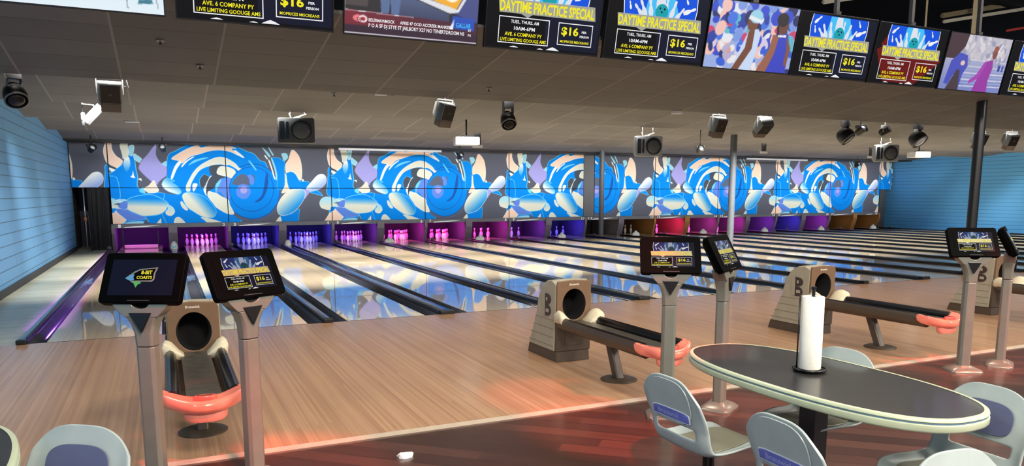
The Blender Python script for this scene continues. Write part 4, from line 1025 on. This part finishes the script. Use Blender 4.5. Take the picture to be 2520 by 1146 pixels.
def make_chair(name_label):
    t = thing('swivel_chair', name_label, 'chair', (0, 0, 0), 0, 'moulded chairs at the tables')
    us = np.linspace(-1, 1, 19); vs = np.linspace(0, 1, 43)
    v_lo, v_hi = .515, .59; hole = .64
    mb = MB(); top = {}; bot = {}
    for j, v in enumerate(vs):
        for i, u in enumerate(us):
            top[i, j] = mb.pt(shell(u, v, .006)); bot[i, j] = mb.pt(shell(u, v, -.006 - (.006 if abs(u) > .9 else 0)))
    cell = {}
    for j in range(len(vs)-1):
        for i in range(len(us)-1):
            vm, um = (vs[j]+vs[j+1])/2, (us[i]+us[i+1])/2
            cell[i, j] = not (v_lo < vm < v_hi and abs(um) < hole)
    for (i, j), ok in cell.items():
        if not ok: continue
        mb.face((top[i, j], top[i+1, j], top[i+1, j+1], top[i, j+1])); mb.face((bot[i, j], bot[i, j+1], bot[i+1, j+1], bot[i+1, j]))
        for di, dj, a, b in ((-1, 0, (i, j), (i, j+1)), (1, 0, (i+1, j+1), (i+1, j)), (0, -1, (i+1, j), (i, j)), (0, 1, (i, j+1), (i+1, j+1))):
            if not cell.get((i+di, j+dj), False):
                mb.face((top[a], top[b], bot[b], bot[a]))
    mb.build('shell', M_SHELL, t, smooth=True, subd=1)
    def patch(nm, u0, u1, v0, v1, off, th, m, n=14, rnd=.0, back=False):
        mb = MB(); s = -1 if back else 1; pts = []
        cu, cvv = (u0+u1)/2, (v0+v1)/2; hu, hv = (u1-u0)/2, (v1-v0)/2
        rings = []
        for off_, sc in ((off, 1.0), (off+th, .985), (off+th, .6), (off+th, .2)):
            r = []
            for q in range(36):
                a = 2*math.pi*q/36; c, d = math.cos(a), math.sin(a); e = 2/rnd
                r.append(shell(cu+hu*sc*math.copysign(abs(c)**e, c), cvv+hv*sc*math.copysign(abs(d)**e, d), s*off_))
            rings.append(r)
        mb.loft(rings, cap0=True, cap1=True)
        return mb.build(nm, m, t, smooth='auto', angle=50)
    patch('back_pad', -.60, .60, .63, .825, .013, .004, M_PAD, rnd=3.2)
    patch('seat_dark_patch', -.66, .66, .10, .42, .010, .004, mat('seat_dark_patch', (122, 122, 106), 0.45), rnd=3.2)  # no real pad; the olive reflection on the seat put into colour
    patch('back_panel', -.70, .70, .61, .955, .008, .005, M_SHELL, rnd=3.0, back=True)
    lb = patch('back_label', -.64, .64, .635, .705, .0145, .002, mat('label_border', (208, 214, 222), 0.35), rnd=9, back=True)
    patch('label_face', -.61, .61, .641, .699, .0168, .001, M_LABEL, rnd=9, back=True).parent = lb
    mb = MB(); F = lambda a, b, lay: shell(a, b, -.0182)
    put_text(mb, 'Brunswick', F, .42, .686, -.30, .654, 0, .02)
    mb.build('label_text', mat('label_pale', (150, 160, 214), 0.4), lb)
    MB().lathe([(.001, .405), (.09, .405), (.085, .39), (.035, .365), (.03, .35), (.03, .03), (.05, .02)], 24).build('pedestal', M_BLACK, t, smooth='auto')
    MB().lathe([(.001, .0), (.19, .0), (.19, .008), (.05, .03), (.001, .03)], 32).build('base', M_BLACK, t, smooth='auto')
    return t
CH = [(4.00, -7.05, 2, 'white moulded chair left of the black oval table, nearest the advert console'),
      (3.99, -7.83, -2, 'white moulded chair left of the black oval table, at its near end'),
      (3.935, -8.67, 264, 'pale moulded chair showing only its rounded back top, lower right corner'),
      (4.77, -7.0, 188, 'pale moulded chair behind the black oval table beside the paper towel roll'),
      (4.70, -7.86, 178, 'pale moulded chair with blue back pad at the right end of the black table'),
      (.985, -6.985, 236, 'pale moulded chair with lavender back pad beside the dark table at lower left')]
c0 = make_chair(CH[0][3]); c0.location = (CH[0][0], CH[0][1], 0); c0.rotation_euler = (0, 0, R(CH[0][2]))
for x, y, a, lab in CH[1:]: dup(c0, (x, y, 0), R(a), lab)

# ------------------------------------------------------------------ gear hung from the ceiling
def ceil_z(y):
    for i in range(5):
        if YC[i] <= y < YC[i+1]:
            hi = 3.32+(0.46 if i == 0 else 0.36); return hi+(3.32-hi)*(y-YC[i])/(YC[i+1]-YC[i])
    return 3.27
M_LAMPB = mat('lamp_black', (12, 12, 13), 0.45)
M_LENS = mat('lens_glass', (190, 196, 200), 0.1, coat=0.8)
M_SILV = mat('lamp_silver', (120, 122, 120), 0.4, 0.5)
def scanner(x, y, z, r, yaw, label, silver=False):
    """moving head light: yoke box above a round drum"""
    zc = ceil_z(y); t = thing('scanner_light', label, 'stage light', (x, y, z), R(yaw), 'moving stage lights under the first ceiling step')
    m = M_SILV if silver else M_LAMPB
    MB().box(-.09, .09, -.08, .08, .20, .36).build('mount_box', M_LAMPB, t, bevel=.01)
    MB().tube([(0, 0, .35), (0, 0, zc-z)], .02).build('mount', M_LAMPB, t, smooth=True)
    for s in (-1, 1): MB().box(s*.085-.012, s*.085+.012, -.05, .05, -.02, .22).build('yoke', m, t, bevel=.005)
    T = Matrix.Rotation(R(48), 4, 'X')
    MB(T).lathe([(.02, .17), (r*.55, .16), (r*.85, .1), (r, .0), (r*.98, -.1), (r*.9, -.115)], 26, axis='y').build('drum', M_LAMPB, t, smooth='auto')
    MB(T).lathe([(r*.98, -.10), (r*1.02, -.108), (r*1.02, -.12), (r*.92, -.13), (r*.9, -.118)], 26, axis='y', cap=False).build('lens_ring', M_SILV, t, smooth='auto')
    MB(T).lathe([(r*.91, -.112), (r*.5, -.135), (.001, -.14)], 26, axis='y').build('lens', M_LENS if silver else M_BLACK, t, smooth=True)
def wash(x, y, z, yaw, label, tilt=24):
    """square flood light in a U bracket, hood below"""
    zc = ceil_z(y); t = thing('flood_light', label, 'stage light', (x, y, z), R(yaw), 'square flood lights under the first ceiling step')
    T = Matrix.Rotation(R(tilt), 4, 'X')
    MB(T).loft([[(a*.14, -.10, b*.14) for a, b in ((-1, -1), (1, -1), (1, 1), (-1, 1))], [(a*.16, .06, b*.15) for a, b in ((-1, -1), (1, -1), (1, 1), (-1, 1))], [(a*.1, .2, b*.1) for a, b in ((-1, -1), (1, -1), (1, 1), (-1, 1))]]).build('housing', M_SILV, t, bevel=.008)
    MB(T).box(-.125, .125, -.112, -.1, -.125, .125).build('back_plate', M_BLACK, t, bevel=.004)
    MB(T).lathe([(.02, -.113), (.02, -.118)], 12, axis='y').build('badge', M_GREY, t)
    MB(T).prism([(-.10, -.14), (-.10, -.26), (.06, -.26), (.06, -.15)], 'x', -.13, .13).build('hood', mat('hood_tan', (112, 98, 84), 0.5), t, bevel=.004)
    for s in (-1, 1): MB().box(s*.17-.006, s*.17+.006, -.015, .015, -.02, .2).build('bracket', M_SILV, t)
    MB().box(-.176, .176, -.015, .015, .19, .205).build('bracket', M_SILV, t)
    MB().tube([(0, 0, .2), (0, 0, zc-z)], .015).build('mount', M_LAMPB, t)
    MB().tube([(.18, 0, .1), (.25, .02, .08), (.22, .03, .2), (.1, .02, zc-z)], .008, 8).build('cable', M_BLACK, t, smooth=True)
def speaker(x, y, z, yaw, label, m):
    """PA loudspeaker lying on its side in a bracket"""
    zc = ceil_z(y); t = thing('ceiling_speaker', label, 'loudspeaker', (x, y, z), R(yaw), 'loudspeakers hung on their sides')
    w, h = .36, .25
    MB().loft([[(a, -.17, b) for a, b in rrect(2*w, 2*h, .04)], [(a, -.05, b) for a, b in rrect(2*w, 2*h, .04)], [(a*.75, .2, b*.7) for a, b in rrect(2*w, 2*h, .04)]]).build('cabinet', m, t, smooth='auto', bevel=.01)
    MB().lathe([(.215, -.172), (.215, -.185), (.2, -.19), (.195, -.178)], 36, o=(.11, 0, 0), axis='y', cap=False).build('woofer_ring', mat('speaker_ring', (60, 64, 64), 0.4), t, smooth='auto')
    MB().lathe([(.198, -.180), (.12, -.186), (.05, -.195), (.001, -.198)], 36, o=(.11, 0, 0), axis='y').build('woofer', mat('grille_grey', (78, 82, 84), 0.55, var=.15, scale=80), t, smooth=True)
    MB().prism(rrect(.10, .36, .02), 'y', -.1755, -.16).build('horn', M_BLACK, t, loc=(-.27, 0, 0))
    MB().prism(rrect(.055, .34, .02), 'y', -.1755, -.16).build('port', M_BLACK, t, loc=(-.165, 0, 0))
    MB().lathe([(.02, -.176), (.02, -.2), (.001, -.2)], 14, o=(.245, 0, -.02), axis='y').build('badge', M_SILV, t)
    mb = MB(); mb.tube([(-.14, 0, h+.1), (-.1, 0, h-.005), (.02, 0, h+.03), (.2, 0, h+.09)], .014, 8); mb.tube([(.02, 0, h-.005), (.1, 0, h+.06)], .014, 8)
    mb.tube([(-.12, 0, h+.06), (-.12, 0, zc-z)], .012, 8); mb.tube([(.16, 0, h+.07), (.16, 0, zc-z)], .012, 8)
    mb.build('mount_bracket', M_SILV, t, smooth=True)
def projector(x, y, z, label):
    zc = ceil_z(y); t = thing('ceiling_projector', label, 'projector', (x, y, z), R(-12), 'white projectors under the ceiling')
    MB().prism(rrect(.58, .19, .03), 'y', -.2, .2).build('case', M_WHITE, t, bevel=.012)
    MB().box(-.004, .004, -.203, -.198, -.06, .09).build('seam', M_GREY, t)
    MB().lathe([(.05, -.205), (.05, -.19)], 18, o=(-.19, 0, 0), axis='y').build('lens', mat('lens_dim', (150, 160, 160), 0.2), t)
    MB().box(-.1, .1, -.1, .1, .09, .13).build('mount_plate', M_BLACK, t)
    MB().tube([(0, 0, .12), (0, 0, zc-z)], .02).build('mount', M_BLACK, t, smooth=True)
def small_light(x, y, z, yaw, label, m):
    zc = ceil_z(y); t = thing('spotlight', label, 'stage light', (x, y, z), R(yaw))
    T = Matrix.Rotation(R(-30), 4, 'X')
    MB(T).lathe([(.05, .12), (.085, .08), (.09, -.1), (.1, -.12), (.085, -.122), (.08, -.09)], 18, axis='y').build('can', M_LAMPB, t, smooth='auto')
    MB(T).lathe([(.083, -.1), (.001, -.11)], 18, axis='y').build('lens', M_LENS, t, smooth=True)
    MB().loft([[(a*.12, b*.06, .05) for a, b in ((-1, -1), (1, -1), (1, 1), (-1, 1))], [(a*.12, b*.06, .13) for a, b in ((-1, -1), (1, -1), (1, 1), (-1, 1))]]).build('driver_box', m, t, bevel=.008)
    for s in (-1, 1): MB().box(s*.105-.006, s*.105+.006, -.012, .012, -.02, .06).build('yoke', m, t)
    MB().tube([(0, 0, .12), (0, 0, zc-z)], .014, 8).build('mount', m, t, smooth=True)
scanner(-.29, 2.5, 3.08, .15, 20, 'large black moving head light beside the left wall')
scanner(7.22, 2.5, 3.03, .14, -10, 'black moving head light left of the first projector pair, midway along the ceiling step')
scanner(15.68, 2.5, 3.02, .19, 25, 'black moving head light with bright spot below the red advert screen')
scanner(18.1, 2.5, 3.02, .2, 10, 'silver and black moving head light above the far white projector', True)
wash(.88, 2.5, 3.17, 4, 'square flood light facing the viewer near the left wall')
wash(6.02, 2.5, 3.13, 22, 'square flood light turned left with bright silver side, left of centre')
wash(12.02, 2.5, 3.13, 4, 'square flood light turned left beside the top of the middle column')
wash(13.25, 2.5, 3.14, -8, 'square flood light hanging straight down right of the middle column', 55)
wash(20.45, 2.5, 3.08, 0, 'square flood light half hidden behind the black column')
wash(21.7, 2.5, 3.10, -14, 'square flood light at the far right beyond the black column')
speaker(4.04, 5.9, 2.985, -14, 'dark grey loudspeaker hanging on its side above the left printed panels', mat('speaker_dark', (62, 65, 66), 0.5))
speaker(12.62, 5.9, 2.89, -10, 'light grey loudspeaker hanging on its side between the thin columns', mat('speaker_light', (150, 156, 160), 0.45))
speaker(21.2, 5.9, 2.90, -22, 'grey loudspeaker hanging on its side near the far end of the printed panels', mat('speaker_mid', (130, 134, 134), 0.45))
projector(8.18, 7.0, 2.965, 'white projector hanging left of centre below the ceiling')
projector(24.2, 7.0, 2.975, 'white projector hanging in front of the blue far wall')
small_light(-.3, 14.8, 3.0, 30, 'small black spotlight on a rod above the short left panel', M_LAMPB)
small_light(1.56, 14.8, 3.06, -10, 'small black spotlight above the purple diamond of the first panel', M_LAMPB)
small_light(11.0, 14.8, 3.02, 15, 'small black spotlight above the fourth upper printed panel', M_LAMPB)
small_light(15.35, 7.2, 2.93, -20, 'silver spotlight hanging just left of the middle grey column', M_SILV)
small_light(30.5, 14.8, 3.02, 10, 'small black spotlight above the last blue swirl on the right', M_LAMPB)
small_light(16.95, 2.5, 3.16, 25, 'silver spotlight between two moving head lights at right', M_SILV)
small_light(16.16, 2.5, 3.14, 0, 'small dark spotlight on a bracket beside the right black moving head', M_LAMPB)
# camera by the left wall
t = thing('ceiling_camera', 'white box camera on a bracket under the ceiling near the left wall', 'camera', (.40, 6.0, 3.18), R(0))
T = Matrix.Rotation(R(-48), 4, 'Y')
MB(T).box(-.2, .2, -.06, .06, -.06, .06).build('case', mat('camera_white', (196, 204, 200), 0.35), t, bevel=.01)
MB(T).box(-.2, .16, -.05, .05, -.09, -.06).build('sun_shield', M_SILV, t, bevel=.006)
MB().tube([(.05, 0, .04), (.02, 0, .16), (-.16, 0, .17), (-.16, 0, ceil_z(6.0)-3.18)], .016, 8).build('mount', M_SILV, t, smooth=True)
t = thing('ceiling_sensor', 'small white drop sensor below the box camera', 'sensor', (.21, 6.4, 3.10))
MB().lathe([(.03, 0), (.035, .03), (.035, .12), (.02, .14)], 14).build('case', M_WHITE, t, smooth='auto')
MB().tube([(0, 0, .13), (0, 0, ceil_z(6.4)-3.10)], .012, 8).build('mount', M_DGREY, t)
MB().lathe([(.001, -.12), (.03, -.1), (.035, -.04), (.02, 0)], 14).build('lens', M_DGREY, t, smooth=True)
# small white boxes and sprinklers
def white_box(x, y, z, w, label):
    t = thing('ceiling_box', label, 'junction box', (x, y, z), R(-10), 'small white boxes on the ceiling')
    MB().box(-w, w, -.05, .05, 0, .07).build('case', M_WHITE, t, bevel=.01)
    MB().box(-w*.6, w*.6, -.03, .03, .06, ceil_z(y)-z).build('mount', M_DGREY, t)
white_box(4.82, 2.26, 3.31, .1, 'small white box at the ceiling step left of centre')
white_box(10.77, 2.26, 3.27, .11, 'small white box at the ceiling step right of centre')
white_box(.95, 8.9, 3.29, .15, 'thin white strip fitting on the ceiling near the left wall')
white_box(9.29, 9.0, 2.96, .14, 'small white vent just right of the first projector')
white_box(19.4, 9.0, 3.02, .12, 'small white box above the long light bar at right')
white_box(24.4, 9.0, 2.96, .14, 'small white box beside the far loudspeaker')
def sprinkler(x, y, label):
    t = thing('ceiling_sprinkler', label, 'sprinkler', (x, y, ceil_z(y)), 0, 'sprinkler heads in the ceiling')
    MB().lathe([(.05, .0), (.045, -.012), (.02, -.016)], 18).build('rosette', M_SILV, t, smooth='auto')
    MB().lathe([(.012, -.01), (.012, -.05), (.03, -.055), (.03, -.06), (.001, -.06)], 12).build('head', M_DGREY, t, smooth='auto')
sprinkler(2.05, 1.3, 'round sprinkler head in the ceiling below the first advert screen')
sprinkler(1.57, .4, 'tiny sprinkler head in the ceiling nearest the balloon screen')
sprinkler(5.38, 3.5, 'sprinkler head in the ceiling left of the turned flood light')
sprinkler(6.42, 1.5, 'sprinkler head in the ceiling below the news screen')
sprinkler(4.38, 3.8, 'sprinkler head in the ceiling beside the dark loudspeaker')
for x0, x1, lab in ((6.85, 10.45, 'long pale light bar above the third and fourth upper panels'), (24.3, 27.8, 'long pale light bar above the far right upper panels')):
    t = thing('light_bar', lab, 'light bar', ((x0+x1)/2, 15.2, 3.16), 0, 'long light bars above the panels')
    L = (x1-x0)/2
    MB().prism([(-.04, 0), (.04, 0), (.05, .07), (-.05, .07)], 'x', -L, L).build('housing', mat('bar_pale', (176, 178, 182), 0.4, 0.3), t, bevel=.006)
    for s in (-.8, 0, .8): MB().tube([(s*L, 0, .06), (s*L, 0, ceil_z(15.2)-3.16)], .012, 8).build('mount', M_DGREY, t)
# roof steel above the screens
def beam(name, a, b, r, m, label, cat):
    t = thing(name, label, cat, a, 0, 'roof steel above the screens')
    d = [b[i]-a[i] for i in range(3)]
    MB().tube([(0, 0, 0), d], r, 4).build('bar', m, t)
    return t
M_RUST = mat('steel_dull', (150, 138, 108), 0.5, 0.3)
M_PALE = mat('steel_pale', (200, 196, 178), 0.4)
beam('roof_bar', (19.4, 3, 5.95), (23.5, 3, 6.75), .04, M_PALE, 'pale slanting roof bar above the person in purple screen', 'roof bar')
beam('roof_bar', (19.6, 3.2, 6.15), (23.5, 3.2, 6.95), .06, M_RUST, 'dull slanting roof bar just above the pale bar', 'roof bar')
beam('roof_post', (20.55, 3, 3.9), (20.55, 3, 6.6), .07, M_RUST, 'upright roof post crossing the slanting bars', 'roof post')
beam('roof_post', (18.2, 3, 3.9), (18.2, 3, 6.6), .06, M_RUST, 'upright roof post above the red advert screen', 'roof post')
beam('roof_post', (18.75, 3, 3.9), (18.75, 3, 6.6), .03, M_RUST, 'thin upright roof rod right of the red advert screen post', 'roof post')
beam('roof_bar', (15.3, 3, 6.0), (17.0, 3, 6.35), .05, M_PALE, 'short pale roof bar above the advert beside the athletes', 'roof bar')
beam('roof_bar', (21.9, 3, 5.95), (23.2, 3, 6.2), .03, mat('steel_red', (190, 70, 60), 0.5), 'red roof bar above the far right screen', 'roof bar')
o = MB().loft([[(.05*math.cos(q), .035*math.sin(q), 0) for q in np.linspace(0, 6.28, 9, endpoint=False)], [(.055*math.cos(q)*(1+.2*math.sin(3*q)), .03*math.sin(q), .02+.008*math.sin(4*q)) for q in np.linspace(0, 6.28, 9, endpoint=False)], [(.02*math.cos(q), .012*math.sin(q), .03) for q in np.linspace(0, 6.28, 9, endpoint=False)]]).build('paper_scrap', M_WHITE)
o.location = (2.83, -5.46, 0); tag(o, 'crumpled white paper scrap on the dark floor', 'paper')

# ------------------------------------------------------------------ light
def area(name, loc, target, sx, sy, power, color, spread=180):
    L = bpy.data.lights.new(name, 'AREA'); L.shape = 'RECTANGLE'; L.size = sx; L.size_y = sy; L.energy = power; L.color = color; L.spread = R(spread)
    o = bpy.data.objects.new(name, L); COL.objects.link(o); o.location = loc
    o.rotation_euler = (Vector(target)-Vector(loc)).to_track_quat('-Z', 'Y').to_euler()
    return o
def spot(name, loc, target, power, color, angle, blend=.6, r=.08):
    L = bpy.data.lights.new(name, 'SPOT'); L.energy = power; L.color = color; L.spot_size = R(angle); L.spot_blend = blend; L.shadow_soft_size = r
    o = bpy.data.objects.new(name, L); COL.objects.link(o); o.location = loc
    o.rotation_euler = (Vector(target)-Vector(loc)).to_track_quat('-Z', 'Y').to_euler()
    return o
WARM = (1.0, .90, .78); NEUT = (1.0, .96, .90)
# concourse lamps high behind the viewer and over the approach
for x in (-2.5, 3.0, 8.5, 14.0, 20.0):
    area('concourse_lamp', (x, -12.5, 6.0), (x, -7.0, 0), 1.6, 1.6, K_CON, WARM)
for x in (0.5, 5.2, 10.0, 15.0, 21.0):
    area('approach_lamp', (x, -2.6, 6.2), (x, -3.4, 0), 1.2, 1.2, K_APP, WARM)
# strips tucked behind the ceiling steps, shining down on the lanes
for y, p, tn, sp in ((2.3, K_S1, 1.0, 55), (5.6, K_S2, 1.0, 55), (8.9, K_S3, .75, 44), (12.2, K_S4, .3, 50)):
    area('step_strip', (17, y, 3.62), (17, y+3.62*tn, 0), 35, .12, p, NEUT, sp)
area('panel_strip', (17, 12.25, 3.42), (17, 16.3, 1.95), 35, .2, K_PANEL, (.96, .98, 1), 58)
# coloured lamps in the pin pits
HC = {'purple': (.55, .03, 1.0), 'blue': (.06, .03, 1.0), 'violet': (.38, .03, 1.0), 'magenta': (1.0, .03, .8), 'pink': (1.0, .05, .65), 'unlit': (1.0, .86, .66)}
for i in range(1, NL+1):
    xc = (lane_l(i)+lane_r(i))/2; h = HUE[i]
    area('pit_lamp', (xc, 16.45, .73), (xc, 17.2, .1), .95, .06, K_PIT*(.05 if h == 'unlit' else 1.0)*(1.3 if h == 'blue' else 1), HC[h])
# unseen purple strip, added to tint the left gutter
area('gutter_tint_light', (0.0, 8.0, 2.9), (0.0, 8.0, 0), .1, 14.0, K_UV, (.5, .15, 1.0), 12)
# red stage beams on the seating floor
for x, y, p in ((2.2, -5.35, 1.0), (1.6, -4.85, .7), (4.3, -5.6, 1.6), (4.4, -4.6, .6), (5.5, -5.5, .8), (8.6, -5.3, 1.2), (9.6, -5.6, .9)):
    spot('red_beam', (x+.6, y-3.2, 4.6), (x, y, 0), K_RED*p, (1.0, .07, .03), 13)
w = bpy.data.worlds.new('room_air'); SC.world = w; w.use_nodes = True
w.node_tree.nodes['Background'].inputs['Color'].default_value = (.75, .8, 1.0, 1); w.node_tree.nodes['Background'].inputs['Strength'].default_value = K_W

# ------------------------------------------------------------------ camera
cam = bpy.data.cameras.new('camera'); co = bpy.data.objects.new('camera', cam); COL.objects.link(co); SC.camera = co
yaw, pit, rol = 0.4345, 0.1424, -0.0011
fw = Vector((math.sin(yaw)*math.cos(pit), math.cos(yaw)*math.cos(pit), -math.sin(pit)))
rt = Vector((math.cos(yaw), -math.sin(yaw), 0)); up = rt.cross(fw)
c, s = math.cos(rol), math.sin(rol)
rt2 = c*rt + s*up; up2 = -s*rt + c*up
M = Matrix((( rt2.x, up2.x, -fw.x, 1.4894), (rt2.y, up2.y, -fw.y, -10.013), (rt2.z, up2.z, -fw.z, 1.709), (0, 0, 0, 1)))
co.matrix_world = M
cam.sensor_width = 36.0; cam.lens = 1830.0*36/2520; cam.shift_y = 166.6/2520; cam.clip_start = 0.05; cam.clip_end = 200
SC.view_settings.view_transform = 'Standard'; SC.view_settings.look = 'None'; SC.view_settings.gamma = 1.0
SC.view_settings.use_curve_mapping = False; SC.view_settings.exposure = 0.0
SC.cycles.max_bounces = 8; SC.cycles.glossy_bounces = 4; SC.cycles.diffuse_bounces = 4; SC.cycles.sample_clamp_indirect = 4.0
SC.cycles.use_denoising = True
